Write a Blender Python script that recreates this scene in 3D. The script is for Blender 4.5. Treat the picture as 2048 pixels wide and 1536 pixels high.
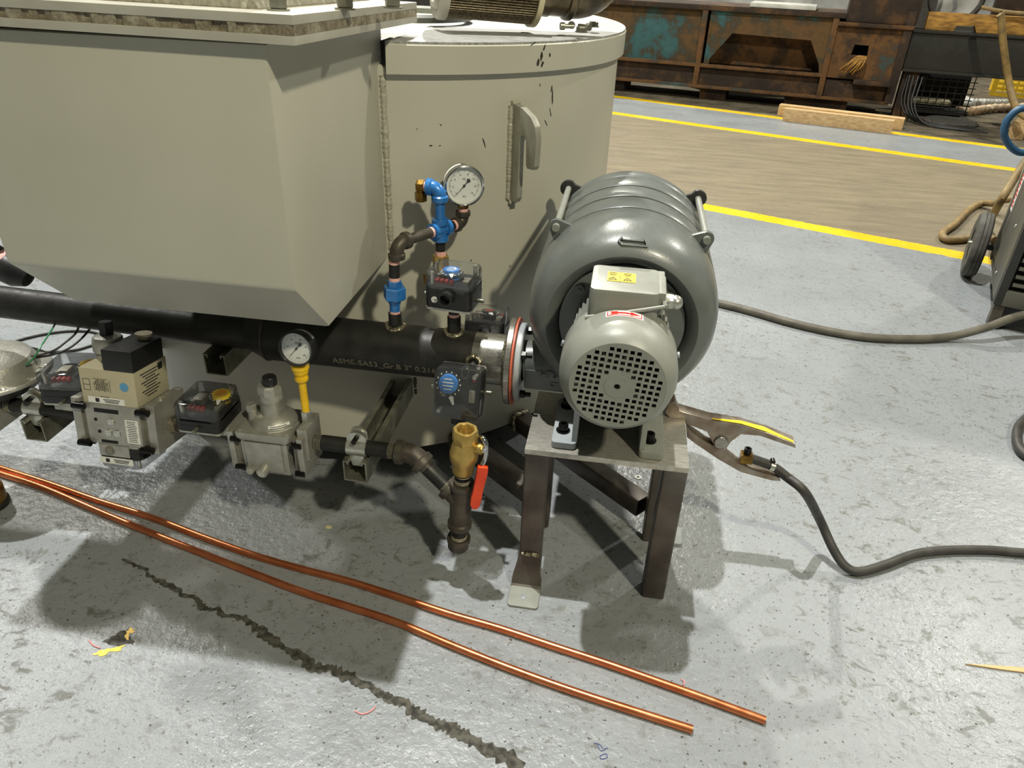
import bpy, bmesh, math, random
from mathutils import Vector, Matrix, noise
random.seed(7)
for o in list(bpy.data.objects): bpy.data.objects.remove(o)
SC = bpy.context.scene; COL = SC.collection
PI = math.pi
# ---------------------------------------------------------------- camera
FPX, PPX, PPY, CAMH = 1472.0, 1024.0, 768.0, 0.98
VZ = (924.0, 3250.0); BX = 1290.0
dn = Vector(((VZ[0]-PPX)/FPX, (VZ[1]-PPY)/FPX, 1)).normalized(); upc = -dn
BY = PPY + (-FPX*FPX-(BX-PPX)*(VZ[0]-PPX))/(VZ[1]-PPY)
yc = Vector(((BX-PPX)/FPX, (BY-PPY)/FPX, 1)).normalized(); xc = yc.cross(upc)
RW = Matrix((xc, yc, upc))                      # camera vector (right, down, forward) -> world
cam = bpy.data.cameras.new('camera'); cam.sensor_width = 36; cam.lens = FPX/2048*36; cam.clip_start = .02
camo = bpy.data.objects.new('camera', cam); COL.objects.link(camo); SC.camera = camo
r_, u_, b_ = RW@Vector((1,0,0)), -(RW@Vector((0,1,0))), -(RW@Vector((0,0,1)))
camo.matrix_world = Matrix(((r_.x,u_.x,b_.x,0),(r_.y,u_.y,b_.y,0),(r_.z,u_.z,b_.z,CAMH),(0,0,0,1)))
def ray(px, py): return RW@Vector(((px-PPX)/FPX, (py-PPY)/FPX, 1))
def GZ(px, py, z=0.):                           # survey: a point on a level plane
    r = ray(px, py); t = (z-CAMH)/r.z; return Vector((r.x*t, r.y*t, z))
def GY(px, py, y):                              # survey: a point on a plane across the pipe run
    r = ray(px, py); t = y/r.y; return Vector((r.x*t, y, CAMH+r.z*t))
# ---------------------------------------------------------------- world, lamps, exposure
w = bpy.data.worlds.new('world'); SC.world = w; w.use_nodes = True
w.node_tree.nodes['Background'].inputs[0].default_value = (.60,.60,.50,1)
w.node_tree.nodes['Background'].inputs[1].default_value = .205
def lamp(name, loc, target, size, power, col):
    l = bpy.data.lights.new(name, 'AREA'); l.shape = 'DISK'; l.size = size; l.energy = power; l.color = col
    o = bpy.data.objects.new(name, l); COL.objects.link(o); o.location = loc
    o.rotation_euler = (Vector(target)-Vector(loc)).to_track_quat('-Z','Y').to_euler(); return o
lamp('high_bay_lamp', (-1.05,1.65,6.9), (-.3,1.2,0), .11, 590, (1,.99,.94))
lamp('high_bay_lamp', (-1.5,9.5,6.9), (.2,2.0,0), .25, 800, (1,.97,.86))
lamp('high_bay_lamp', (2.3,-2.0,4.6), (-.2,1.4,.5), .25, 215, (1,.93,.70))
lamp('high_bay_lamp', (6.0,7.7,6.9), (1.4,3.0,0), .40, 320, (1,.97,.86))
lamp('high_bay_lamp', (-7.0,5.2,6.9), (-.8,.8,0), .40, 330, (1,.985,.92))
SC.view_settings.view_transform = 'Standard'; SC.view_settings.look = 'None'
SC.view_settings.gamma = 1; SC.view_settings.use_curve_mapping = False; SC.view_settings.exposure = 0.0
# ---------------------------------------------------------------- materials
def lin(c):
    return tuple(((x/255)/12.92 if x/255 <= .04045 else ((x/255+.055)/1.055)**2.4) for x in c)
def nt(m): return m.node_tree.nodes, m.node_tree.links
def pm(name, col, rough=.5, metal=0., col2=None, vs=18., v=(.35,.65), rv=.12, bump=0., bs=120., coat=0., det=5., stretch=None, spec=.5):
    """principled with a noise mix of two colours, roughness variation and fine bump"""
    m = bpy.data.materials.new(name); m.use_nodes = True; N, L = nt(m); P = N['Principled BSDF']
    tc = N.new('ShaderNodeTexCoord'); mp = N.new('ShaderNodeMapping'); L.new(tc.outputs['Object'], mp.inputs[0])
    if stretch: mp.inputs['Scale'].default_value = stretch
    n1 = N.new('ShaderNodeTexNoise'); n1.inputs['Scale'].default_value = vs; n1.inputs['Detail'].default_value = det; L.new(mp.outputs[0], n1.inputs[0])
    r = N.new('ShaderNodeMapRange'); r.inputs[1].default_value = v[0]; r.inputs[2].default_value = v[1]; L.new(n1.outputs[0], r.inputs[0])
    mx = N.new('ShaderNodeMix'); mx.data_type = 'RGBA'; L.new(r.outputs[0], mx.inputs[0])
    c1 = lin(col); c2 = lin(col2) if col2 else tuple(x*.82 for x in c1)
    mx.inputs[6].default_value = (*c1,1); mx.inputs[7].default_value = (*c2,1)
    L.new(mx.outputs[2], P.inputs['Base Color'])
    P.inputs['Metallic'].default_value = metal; P.inputs['Specular IOR Level'].default_value = spec
    n2 = N.new('ShaderNodeTexNoise'); n2.inputs['Scale'].default_value = vs*3.1; L.new(mp.outputs[0], n2.inputs[0])
    r2 = N.new('ShaderNodeMapRange'); r2.inputs[3].default_value = max(.03,rough-rv); r2.inputs[4].default_value = min(1,rough+rv); L.new(n2.outputs[0], r2.inputs[0])
    L.new(r2.outputs[0], P.inputs['Roughness'])
    if coat: P.inputs['Coat Weight'].default_value = coat; P.inputs['Coat Roughness'].default_value = .12
    if bump:
        n3 = N.new('ShaderNodeTexNoise'); n3.inputs['Scale'].default_value = bs; n3.inputs['Detail'].default_value = 3; L.new(mp.outputs[0], n3.inputs[0])
        b = N.new('ShaderNodeBump'); b.inputs['Strength'].default_value = bump; b.inputs['Distance'].default_value = .002
        L.new(n3.outputs[0], b.inputs['Height']); L.new(b.outputs[0], P.inputs['Normal'])
    return m
def clear(name, tint=(.95,.96,.96), gloss=.035, haze=.02):
    m = bpy.data.materials.new(name); m.use_nodes = True; N, L = nt(m); N.remove(N['Principled BSDF']); O = N['Material Output']
    t = N.new('ShaderNodeBsdfTransparent'); t.inputs[0].default_value = (*tint,1)
    g = N.new('ShaderNodeBsdfGlossy'); g.inputs['Roughness'].default_value = .05
    d = N.new('ShaderNodeBsdfDiffuse'); d.inputs[0].default_value = (.8,.82,.84,1)
    fr = N.new('ShaderNodeLayerWeight'); fr.inputs[0].default_value = .35
    ma = N.new('ShaderNodeMath'); ma.operation = 'MULTIPLY_ADD'; ma.inputs[1].default_value = .7; ma.inputs[2].default_value = gloss; L.new(fr.outputs['Fresnel'], ma.inputs[0])
    m1 = N.new('ShaderNodeMixShader'); m1.inputs[0].default_value = haze; L.new(t.outputs[0], m1.inputs[1]); L.new(d.outputs[0], m1.inputs[2])
    m2 = N.new('ShaderNodeMixShader'); L.new(ma.outputs[0], m2.inputs[0]); L.new(m1.outputs[0], m2.inputs[1]); L.new(g.outputs[0], m2.inputs[2])
    L.new(m2.outputs[0], O.inputs[0]); return m
def rustmat(name, stops, vs=3., bump=.5, rough=.8):
    m = bpy.data.materials.new(name); m.use_nodes = True; N, L = nt(m); P = N['Principled BSDF']
    tc = N.new('ShaderNodeTexCoord'); n1 = N.new('ShaderNodeTexNoise'); n1.inputs['Scale'].default_value = vs; n1.inputs['Detail'].default_value = 9; n1.inputs['Roughness'].default_value = .68
    L.new(tc.outputs['Object'], n1.inputs[0]); cr = N.new('ShaderNodeValToRGB'); L.new(n1.outputs[0], cr.inputs[0])
    e = cr.color_ramp.elements
    e[0].position, e[0].color = stops[0][0], (*lin(stops[0][1]),1); e[1].position, e[1].color = stops[-1][0], (*lin(stops[-1][1]),1)
    for p, c in stops[1:-1]: x = e.new(p); x.color = (*lin(c),1)
    L.new(cr.outputs[0], P.inputs['Base Color']); P.inputs['Roughness'].default_value = rough
    b = N.new('ShaderNodeBump'); b.inputs['Strength'].default_value = bump; b.inputs['Distance'].default_value = .01; L.new(n1.outputs[0], b.inputs['Height']); L.new(b.outputs[0], P.inputs['Normal'])
    return m
M = {}
M['tank'] = pm('grey_green_paint', (184,182,168), .40, 0, (178,176,161), 5, bump=.06, bs=260, rv=.06)
M['lidtop'] = pm('scratched_grey_lid', (160,160,156), .5, 0, (128,128,124), 60, (.45,.6), stretch=(1,5,1))
M['plate'] = pm('bare_edge_plate', (188,186,174), .45, .2, (176,173,160), 14)
M['gasket'] = rustmat('fibre_gasket', [(.3,(96,86,68)),(.5,(140,130,108)),(.7,(190,184,164))], 60, .8)
M['blower'] = pm('grey_blower_enamel', (98,102,99), .33, 0, (92,96,93), 30, rv=.08, bump=.10, bs=320, coat=.15)
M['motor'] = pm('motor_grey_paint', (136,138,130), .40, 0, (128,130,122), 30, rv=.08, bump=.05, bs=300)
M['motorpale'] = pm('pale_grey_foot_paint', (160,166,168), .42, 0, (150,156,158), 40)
M['black'] = pm('black_plastic', (22,22,22), .42, 0, (28,28,28), 40)
M['blackbolt'] = pm('black_oxide_bolt', (34,33,31), .32, .6, (20,20,20), 90)
M['pipe'] = pm('black_mill_pipe', (47,46,43), .48, .35, (30,30,28), 22, rv=.15, bump=.12, bs=150)
M['fitting'] = pm('dark_malleable_iron', (88,82,72), .45, .45, (66,60,52), 30, bump=.15, bs=200)
M['lug'] = pm('grey_galvanised', (166,165,152), .42, .35, (148,146,134), 30)
M['jaw'] = pm('tarnished_chrome', (160,150,138), .34, .7, (128,112,96), 40)
M['ground'] = pm('ground_bright_steel', (178,176,168), .30, .9, (140,138,130), 60, stretch=(1,8,8))
M['steelplate'] = pm('brushed_steel_plate', (208,205,194), .32, .7, (160,156,145), 26, (.3,.7), stretch=(2,22,2), rv=.16, bump=.1, bs=90)
M['tube'] = pm('raw_square_tube', (104,99,92), .44, .55, (72,66,62), 14, (.35,.65), rv=.14)
M['rusttube'] = pm('dark_raw_tube', (70,65,58), .5, .4, (48,44,38), 14)
M['weld'] = pm('weld_bead', (176,170,146), .32, .75, (96,88,70), 160, (.4,.6), bump=.6, bs=300)
M['weldpaint'] = pm('painted_weld', (176,172,156), .38, 0, (150,146,130), 200, bump=.25, bs=350)
M['zinc'] = pm('zinc_strut', (160,160,146), .36, .75, (120,118,104), 30, rv=.1)
M['zincbright'] = pm('bright_zinc', (206,206,196), .30, .8, (190,190,180), 40)
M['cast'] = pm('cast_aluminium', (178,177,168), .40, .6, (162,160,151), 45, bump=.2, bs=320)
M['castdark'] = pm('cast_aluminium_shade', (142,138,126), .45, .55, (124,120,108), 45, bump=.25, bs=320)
M['beige'] = pm('beige_valve_paint', (186,178,150), .42, 0, (178,170,142), 30)
M['brass'] = pm('brass', (198,170,100), .36, .75, (176,146,78), 40, rv=.08)
M['brassdark'] = pm('dull_brass', (150,118,54), .3, .85, (110,82,36), 60)
M['orange'] = pm('orange_vinyl', (226,74,30), .38, 0, (204,58,22), 30)
M['blue'] = pm('blue_paint', (44,116,186), .28, 0, (34,98,164), 40, coat=.3)
M['yellow'] = pm('yellow_paint', (240,196,20), .36, 0, (222,176,14), 40)
M['pink'] = pm('pink_thread_tape', (240,190,180), .6, 0, (226,168,158), 200, bump=.4, bs=500)
M['tape'] = pm('pipe_dope_threads', (190,182,156), .5, .3, (160,152,128), 300, (.4,.6))
M['copper'] = pm('copper', (232,146,98), .30, .9, (206,116,72), 20, (.3,.7), rv=.1)
M['chrome'] = pm('bright_chrome', (214,216,216), .14, 1, (180,182,182), 40)
M['white'] = pm('white_print', (228,228,222), .5, 0, (220,220,214), 60)
M['ink'] = pm('black_ink', (26,26,26), .6); M['inkgrey'] = pm('grey_ink', (110,106,92), .6)
M['darkred'] = pm('dark_red_terminal', (130,38,34), .45); M['redink'] = pm('red_print', (200,40,30), .5); M['bluedot'] = pm('blue_print', (58,124,196), .45); M['yellowdot'] = pm('yellow_print', (244,210,30), .45)
M['bluesticker'] = pm('blue_sticker', (96,158,200), .5)
M['gasketred'] = pm('red_gasket', (196,96,66), .55)
M['clear'] = clear('clear_polycarbonate'); M['glass'] = clear('gauge_glass', (.97,.98,.98), .03, .0)
M['rubber'] = pm('black_rubber_cable', (58,56,52), .55, 0, (44,42,38), 30, bump=.1, bs=200)
M['tyre'] = pm('dusty_tyre', (86,84,76), .75, 0, (60,58,52), 30)
M['tan'] = pm('tan_cable', (142,118,72), .6, 0, (110,92,58), 20)
M['bluehose'] = pm('blue_hose', (50,92,124), .45)
M['welder'] = pm('dusty_grey_panel', (100,98,88), .5, .2, (78,78,72), 5, (.3,.7), stretch=(1,1,.4), det=8)
M['darkpanel'] = pm('dark_panel', (44,44,42), .5)
M['rust'] = rustmat('rusty_painted_iron', [(.30,(26,20,14)),(.42,(58,40,22)),(.50,(100,68,32)),(.57,(70,50,28)),(.64,(40,70,70)),(.75,(150,112,50))], 3.2)
M['rustdark'] = rustmat('dark_rusty_iron', [(.3,(20,16,12)),(.5,(48,34,22)),(.62,(84,58,30)),(.75,(60,44,28))], 5)
M['rustteal'] = rustmat('teal_rusty_iron', [(.28,(30,24,16)),(.40,(92,66,32)),(.48,(60,50,32)),(.54,(46,84,86)),(.66,(58,98,98)),(.8,(120,92,46))], 2.6)
M['beam'] = pm('black_steel_beam', (26,26,24), .45, 0, (34,34,32), 8)
M['wood'] = pm('pale_lumber', (196,168,124), .75, 0, (170,138,94), 9, stretch=(1,9,9), bump=.2, bs=60)
M['woodold'] = pm('old_yellow_timber', (176,132,58), .7, 0, (120,86,36), 9, stretch=(1,7,7), bump=.2, bs=60)
M['sheet'] = pm('white_plastic_sheet', (206,206,198), .3, 0, (170,170,164), 6, bump=.5, bs=12)
M['rope'] = pm('braided_rope', (222,206,176), .8, 0, (190,150,110), 20, bump=.6, bs=160)
M['crate'] = pm('black_wire', (30,30,28), .5); M['yellowplastic'] = pm('yellow_plastic_crate', (232,190,40), .45)
M['greenwire'] = pm('green_wire', (54,132,84), .4)
M['filter'] = pm('filter_mesh', (140,128,104), .42, .5, (104,94,76), 200, (.4,.6))
M['capgrey'] = pm('pale_filter_cap', (176,172,158), .45, 0, (166,162,148), 30)
M['steelcollar'] = pm('worn_steel_collar', (120,108,88), .32, .8, (80,72,58), 30)
M['cream'] = pm('cream_metal', (206,196,160), .4, .1, (190,180,146), 30)
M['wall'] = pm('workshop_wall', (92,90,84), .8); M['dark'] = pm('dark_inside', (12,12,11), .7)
M['green'] = pm('green_bin', (70,120,60), .5)
M['crackdirt'] = pm('dirt_in_crack', (46,44,38), .9, 0, (84,82,74), 90, (.4,.6), bump=.5, bs=300)
M['pinkbit'] = pm('pink_scrap', (220,150,150), .6); M['penblue'] = pm('blue_marker', (70,80,130), .6)
M['cable2'] = pm('grey_hose', (92,88,76), .55, 0, (74,70,60), 20)

def floormat():
    m = bpy.data.materials.new('painted_concrete'); m.use_nodes = True; N, L = nt(m); P = N['Principled BSDF']
    geo = N.new('ShaderNodeNewGeometry'); pos = geo.outputs['Position']
    def noi(scale, det=6, rough=.55, vec=None, dist=0):
        n = N.new('ShaderNodeTexNoise'); n.inputs['Scale'].default_value = scale; n.inputs['Detail'].default_value = det; n.inputs['Roughness'].default_value = rough; n.inputs['Distortion'].default_value = dist
        L.new(vec or pos, n.inputs[0]); return n.outputs[0]
    def mr(x, a, b, c=0., d=1.):
        r = N.new('ShaderNodeMapRange'); r.inputs[1].default_value = a; r.inputs[2].default_value = b; r.inputs[3].default_value = c; r.inputs[4].default_value = d; L.new(x, r.inputs[0]); return r.outputs[0]
    def mix(f, a, b):
        x = N.new('ShaderNodeMix'); x.data_type = 'RGBA'
        for s, i in ((f,0),(a,6),(b,7)):
            if hasattr(s, 'is_linked') or hasattr(s, 'links'): L.new(s, x.inputs[i])
            elif i == 0: x.inputs[0].default_value = s
            else: x.inputs[i].default_value = (*lin(s),1)
        return x.outputs[2]
    def mul(a, b, op='MULTIPLY'):
        x = N.new('ShaderNodeMath'); x.operation = op; L.new(a, x.inputs[0])
        if isinstance(b, (int,float)): x.inputs[1].default_value = b
        else: L.new(b, x.inputs[1])
        return x.outputs[0]
    d = N.new('ShaderNodeVectorMath'); d.operation = 'DOT_PRODUCT'; L.new(pos, d.inputs[0]); d.inputs[1].default_value = (.3698,.9291,0)
    c = d.outputs['Value']; wob = mr(noi(34,4), 0, 1, -.012, .012); c = mul(c, wob, 'ADD')
    t = mul(c, 1/8)
    gray = mix(mr(noi(1.7,5), .35,.65), (136,140,143), (126,130,132))
    gray = mix(mr(noi(48,6,.75), .585,.66), gray, (100,101,97))
    # scuffs: dark streaks, and worn dark dirt patches
    mp = N.new('ShaderNodeMapping'); mp.inputs['Rotation'].default_value = (0,0,.6); mp.inputs['Scale'].default_value = (1,1.35,1); L.new(pos, mp.inputs[0])
    patch = mr(noi(2.6,4), .36,.58)
    sc = mul(mr(noi(24,8,.72,mp.outputs[0],.6), .545,.62), patch)
    gray = mix(mul(sc, .75), gray, (84,83,75))
    gray = mix(mul(mr(noi(9,7,.75), .61,.71), .45), gray, (92,90,82))
    gray = mix(mr(noi(150,2,.5), .66,.70), gray, (70,68,62))
    mp2 = N.new('ShaderNodeMapping'); mp2.inputs['Rotation'].default_value = (0,0,.38); mp2.inputs['Scale'].default_value = (1,6,1); L.new(pos, mp2.inputs[0])
    brown = mix(mr(noi(3,8,.7,mp2.outputs[0]), .35,.68), (124,113,89), (98,89,70))
    brown = mix(mr(noi(16,7,.7,mp2.outputs[0]), .58,.68), brown, (86,78,60))
    yel = mix(mr(noi(30,6,.7), .60,.70), (216,180,18), (160,138,50))
    dirt = mix(mr(noi(5,8,.7), .35,.65), (110,100,80), (60,54,42))
    def band(a, b):   # 1 inside a..b of the painted layout
        x = mul(mul(c, a, 'GREATER_THAN'), mul(c, b, 'LESS_THAN')); return x
    col = mix(band(3.29,5.07), gray, brown)
    col = mix(mul(c, 5.72, 'GREATER_THAN'), col, dirt)
    for k, h in ((3.285,.047),(5.072,.045),(5.716,.045)): col = mix(band(k-h,k+h), col, yel)
    L.new(col, P.inputs['Base Color'])
    isb = mul(mul(c, 3.33, 'GREATER_THAN'), mul(mul(c, 5.03, 'LESS_THAN'), mul(c, 5.76, 'GREATER_THAN'), 'ADD'))
    rg = mr(noi(4,5), .3,.7,.26,.44); rg = mul(rg, mul(isb, .35), 'ADD'); rg = mul(rg, mul(sc, .3), 'ADD')
    L.new(rg, P.inputs['Roughness'])
    b1 = N.new('ShaderNodeBump'); b1.inputs['Strength'].default_value = .55; b1.inputs['Distance'].default_value = .004
    L.new(noi(70,4,.6), b1.inputs['Height'])
    b2 = N.new('ShaderNodeBump'); b2.inputs['Strength'].default_value = .35; b2.inputs['Distance'].default_value = .01; L.new(noi(14,5,.6), b2.inputs['Height']); L.new(b1.outputs[0], b2.inputs['Normal'])
    L.new(b2.outputs[0], P.inputs['Normal'])
    return m
M['floor'] = floormat()
# ---------------------------------------------------------------- mesh helpers
def frame(o, z, x=(1,0,0)):
    z = Vector(z).normalized(); x = Vector(x); x = (x-z*x.dot(z)).normalized(); y = z.cross(x)
    return Matrix(((x.x,y.x,z.x,o[0]),(x.y,y.y,z.y,o[1]),(x.z,y.z,z.z,o[2]),(0,0,0,1)))
def T(*a): return Matrix.Translation(a)
def RX(a): return Matrix.Rotation(math.radians(a),4,'X')
def RY(a): return Matrix.Rotation(math.radians(a),4,'Y')
def RZ(a): return Matrix.Rotation(math.radians(a),4,'Z')
I4 = Matrix.Identity(4)
def smooth_path(pts, k=8):
    pts = [Vector(p) for p in pts]
    if len(pts) < 3: return pts
    P = [2*pts[0]-pts[1]]+pts+[2*pts[-1]-pts[-2]]; out = []
    for i in range(1, len(P)-2):
        for j in range(k):
            t = j/k; a,b,c,d = P[i-1:i+3]
            out.append(.5*((2*b)+(c-a)*t+(2*a-5*b+4*c-d)*t*t+(-a+3*b-3*c+d)*t**3))
    return out+[pts[-1]]
class MB:
    def __init__(s, Mx=None): s.bm = bmesh.new(); s.M = Mx or I4
    def _v(s, p, X=None): p = Vector(p); p = X@p if X is not None else p; return s.bm.verts.new(s.M@p)
    def box(s, c, d, bev=0., X=None, seg=2):
        b = bmesh.new(); bmesh.ops.create_cube(b, size=1)
        for v in b.verts: v.co = Vector((v.co.x*d[0], v.co.y*d[1], v.co.z*d[2]))
        if bev: bmesh.ops.bevel(b, geom=list(b.edges), offset=bev, segments=seg, profile=.7, affect='EDGES')
        return s._take(b, T(*c) if X is None else X@T(*c))
    def _take(s, b, X):
        mp = {v: s.bm.verts.new(s.M@(X@v.co)) for v in b.verts}
        for f in b.faces:
            try: s.bm.faces.new([mp[v] for v in f.verts])
            except ValueError: pass
        b.free(); return s
    def mesh(s, me, X=I4):
        b = bmesh.new(); b.from_mesh(me); bpy.data.meshes.remove(me); return s._take(b, X)
    def lathe(s, prof, X=I4, n=32, a0=0., a1=2*PI, close=False):
        """prof: (radius, height along local z)"""
        full = abs(a1-a0) > 2*PI-1e-4; cnt = n if full else n+1; rings = []
        for r, h in prof:
            if r < 1e-6: rings.append([s._v((0,0,h), X)]*cnt)
            else: rings.append([s._v((r*math.cos(a0+(a1-a0)*i/n), r*math.sin(a0+(a1-a0)*i/n), h), X) for i in range(cnt)])
        pairs = list(zip(rings, rings[1:]))+([(rings[-1],rings[0])] if close else [])
        for A, B in pairs:
            for i in range(n):
                j = (i+1) % cnt; q = [A[i], A[j], B[j], B[i]]; u = []
                for v in q:
                    if v not in u: u.append(v)
                if len(u) > 2:
                    try: s.bm.faces.new(u)
                    except ValueError: pass
        return s
    def cyl(s, p0, p1, r0, r1=None, n=20, cap=True):
        p0, p1 = Vector(p0), Vector(p1); r1 = r0 if r1 is None else r1; h = (p1-p0).length
        x = (1,0,0) if abs((p1-p0).normalized().x) < .9 else (0,0,1)
        pr = [(r0,0),(r1,h)]; pr = [(0,0)]+pr+[(0,h)] if cap else pr
        return s.lathe(pr, frame(p0, p1-p0, x), n)
    def hexa(s, p0, p1, r, bev=.12):
        p0, p1 = Vector(p0), Vector(p1); h = (p1-p0).length; x = (1,0,0) if abs((p1-p0).normalized().x) < .9 else (0,0,1); c = min(h*.3, r*bev)
        return s.lathe([(0,0),(r*(1-bev),0),(r,c),(r,h-c),(r*(1-bev),h),(0,h)], frame(p0, p1-p0, x), 6)
    def bore(s, p0, p1, ro, ri, n=28):
        p0, p1 = Vector(p0), Vector(p1); h = (p1-p0).length; x = (1,0,0) if abs((p1-p0).normalized().x) < .9 else (0,0,1)
        return s.lathe([(ri,0),(ro,0),(ro,h),(ri,h)], frame(p0, p1-p0, x), n, close=True)
    def tube(s, pts, r, n=10, k=8, smooth=True, cap=True, twist=0.):
        P = smooth_path(pts, k) if smooth else [Vector(p) for p in pts]
        t = (P[1]-P[0]).normalized(); u = t.orthogonal().normalized(); prev = None
        for i, p in enumerate(P):
            tt = ((P[min(i+1,len(P)-1)]-P[max(i-1,0)])).normalized(); u = (u-tt*u.dot(tt)).normalized(); vv = tt.cross(u)
            rr = r(i/(len(P)-1)) if callable(r) else r
            ring = [s._v(p+(u*math.cos(2*PI*j/n)+vv*math.sin(2*PI*j/n))*rr) for j in range(n)]
            if prev:
                for j in range(n): s.bm.faces.new((prev[j],prev[(j+1)%n],ring[(j+1)%n],ring[j]))
            elif cap: s.bm.faces.new(ring[::-1])
            prev = ring
        if cap: s.bm.faces.new(prev)
        return s
    def prism(s, poly, d, X=I4, bev=0.):
        """2D outline in local xy, extruded 0..d along local z"""
        b = bmesh.new(); lo = [b.verts.new((x,y,0)) for x, y in poly]; hi = [b.verts.new((x,y,d)) for x, y in poly]
        b.faces.new(lo[::-1]); b.faces.new(hi); n = len(poly)
        for i in range(n): b.faces.new((lo[i],lo[(i+1)%n],hi[(i+1)%n],hi[i]))
        bmesh.ops.recalc_face_normals(b, faces=b.faces)
        if bev: bmesh.ops.bevel(b, geom=[e for e in b.edges if e.calc_face_angle(0) > .5], offset=bev, segments=2, profile=.7, affect='EDGES')
        return s._take(b, X)
    def ball(s, c, r, sc=(1,1,1), X=None, u=10, v=7):
        b = bmesh.new(); bmesh.ops.create_uvsphere(b, u_segments=u, v_segments=v, radius=r)
        for q in b.verts: q.co = Vector((q.co.x*sc[0], q.co.y*sc[1], q.co.z*sc[2]))
        return s._take(b, T(*c) if X is None else X@T(*c))
    def quad(s, pts): s.bm.faces.new([s._v(p) for p in pts]); return s
    def build(s, name, mat, parent=None, o=None, ang=38, kind=None):
        bmesh.ops.recalc_face_normals(s.bm, faces=s.bm.faces)
        po = Vector(parent['_o']) if parent is not None else Vector((0,0,0))
        if o is None: o = po if parent is not None else Vector((0,0,0))
        o = Vector(o)
        for v in s.bm.verts: v.co -= o
        me = bpy.data.meshes.new(name); s.bm.to_mesh(me); s.bm.free()
        for p in me.polygons: p.use_smooth = True
        try: me.set_sharp_from_angle(angle=math.radians(ang))
        except Exception: pass
        me.materials.append(M[mat] if isinstance(mat, str) else mat)
        ob = bpy.data.objects.new(name, me); COL.objects.link(ob); ob.location = o-po
        if parent is not None: ob.parent = parent
        ob['_o'] = tuple(o)
        if kind: ob['kind'] = kind
        return ob
def thing(name, label, cat, loc=(0,0,0), group=None):
    o = bpy.data.objects.new(name, None); COL.objects.link(o); o.location = loc; o.empty_display_size = .05
    o['label'] = label; o['category'] = cat; o['_o'] = tuple(loc)
    if group: o['group'] = group
    return o
def tag(o, label, cat, group=None):
    o['label'] = label; o['category'] = cat
    if group: o['group'] = group
    return o
def struct(o): o['kind'] = 'structure'; return o
def curve_mesh(cu):
    ob = bpy.data.objects.new('tmp', cu); me = bpy.data.meshes.new_from_object(ob); bpy.data.objects.remove(ob); return me
def plate_mesh(outer, holes=(), th=.01):
    cu = bpy.data.curves.new('plate','CURVE'); cu.dimensions = '2D'; cu.fill_mode = 'BOTH'; cu.extrude = th/2
    for loop in [outer]+list(holes):
        sp = cu.splines.new('POLY'); sp.points.add(len(loop)-1); sp.use_cyclic_u = True
        for p, (x, y) in zip(sp.points, loop): p.co = (x,y,0,1)
    return curve_mesh(cu)
def text_mesh(s, size, ext=.0004, align='CENTER'):
    cu = bpy.data.curves.new('text','FONT'); cu.body = s; cu.size = size; cu.align_x = align; cu.align_y = 'CENTER'; cu.extrude = ext; cu.resolution_u = 2
    return curve_mesh(cu)
def circ(r, n=32, c=(0,0)): return [(c[0]+r*math.cos(2*PI*i/n), c[1]+r*math.sin(2*PI*i/n)) for i in range(n)]
def rrect(w, h, r, n=5, c=(0,0)):
    out = []
    for cx, cy, a in ((w/2-r,h/2-r,0),(-w/2+r,h/2-r,90),(-w/2+r,-h/2+r,180),(w/2-r,-h/2+r,270)):
        for i in range(n+1): t = math.radians(a+90*i/n); out.append((c[0]+cx+r*math.cos(t), c[1]+cy+r*math.sin(t)))
    return out
# ================================================================ the setting
fl = struct(MB().quad([(-7,-3,0),(9,-3,0),(9,14,0),(-7,14,0)]).build('floor','floor'))
wb = struct(MB().box((1,14.1,2.5),(16,.2,5)).build('wall_back','wall', o=(1,14.1,0)))
def strip(pts, wfun, z=.0006):
    P = smooth_path(pts, 14); m = MB(); prev = None
    for i, p in enumerate(P):
        t = (P[min(i+1,len(P)-1)]-P[max(i-1,0)]).normalized(); n = Vector((-t.y,t.x,0)); wv = wfun(i/(len(P)-1))
        j = n*((noise.noise(p*30)*.010)+noise.noise(p*110)*.006); a = m._v((p+n*wv*(.6+random.random()*.9)+j)+Vector((0,0,z))); b = m._v((p-n*wv*(.6+random.random()*.9)+j)+Vector((0,0,z)))
        if prev: m.bm.faces.new((prev[0],a,b,prev[1]))
        prev = (a,b)
    return m
cr = [(245,1118),(300,1150),(330,1170),(400,1203),(430,1222),(490,1246),(545,1275),(620,1325),(680,1345),(740,1375),(790,1400),(840,1428),(900,1458),(960,1490),(1045,1538)]
strip([GZ(*p) for p in cr], lambda t: .0028+.008*abs(noise.noise(Vector((t*11,3,1))))+.005*t).build('crack','crackdirt', fl, kind='stuff')
def blob(c, rx, ry, rot, seed, z=.0007, n=26, jag=.45):
    m = MB(); vs = []
    for i in range(n):
        a = 2*PI*i/n; k = 1+jag*noise.noise(Vector((math.cos(a)*1.7+seed, math.sin(a)*1.7, seed)))*2
        x, y = math.cos(a)*rx*k, math.sin(a)*ry*k; vs.append(m._v((c.x+x*math.cos(rot)-y*math.sin(rot), c.y+x*math.sin(rot)+y*math.cos(rot), z)))
    m.bm.faces.new(vs); return m
for px, py, rx, ry, rt, sd, mt in ((240,1278,.020,.012,.3,1.1,'crackdirt'),(262,1262,.007,.005,.5,2.4,'yellow'),(232,1298,.013,.004,.5,3.3,'yellow'),(205,1306,.012,.005,.5,4.9,'yellow'),(255,1272,.003,.008,.5,6.1,'yellow')):
    blob(GZ(px,py), rx, ry, rt, sd, .0006+sd*.00002).build('paint_patch', mt, fl)
sc_ = MB()
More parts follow.
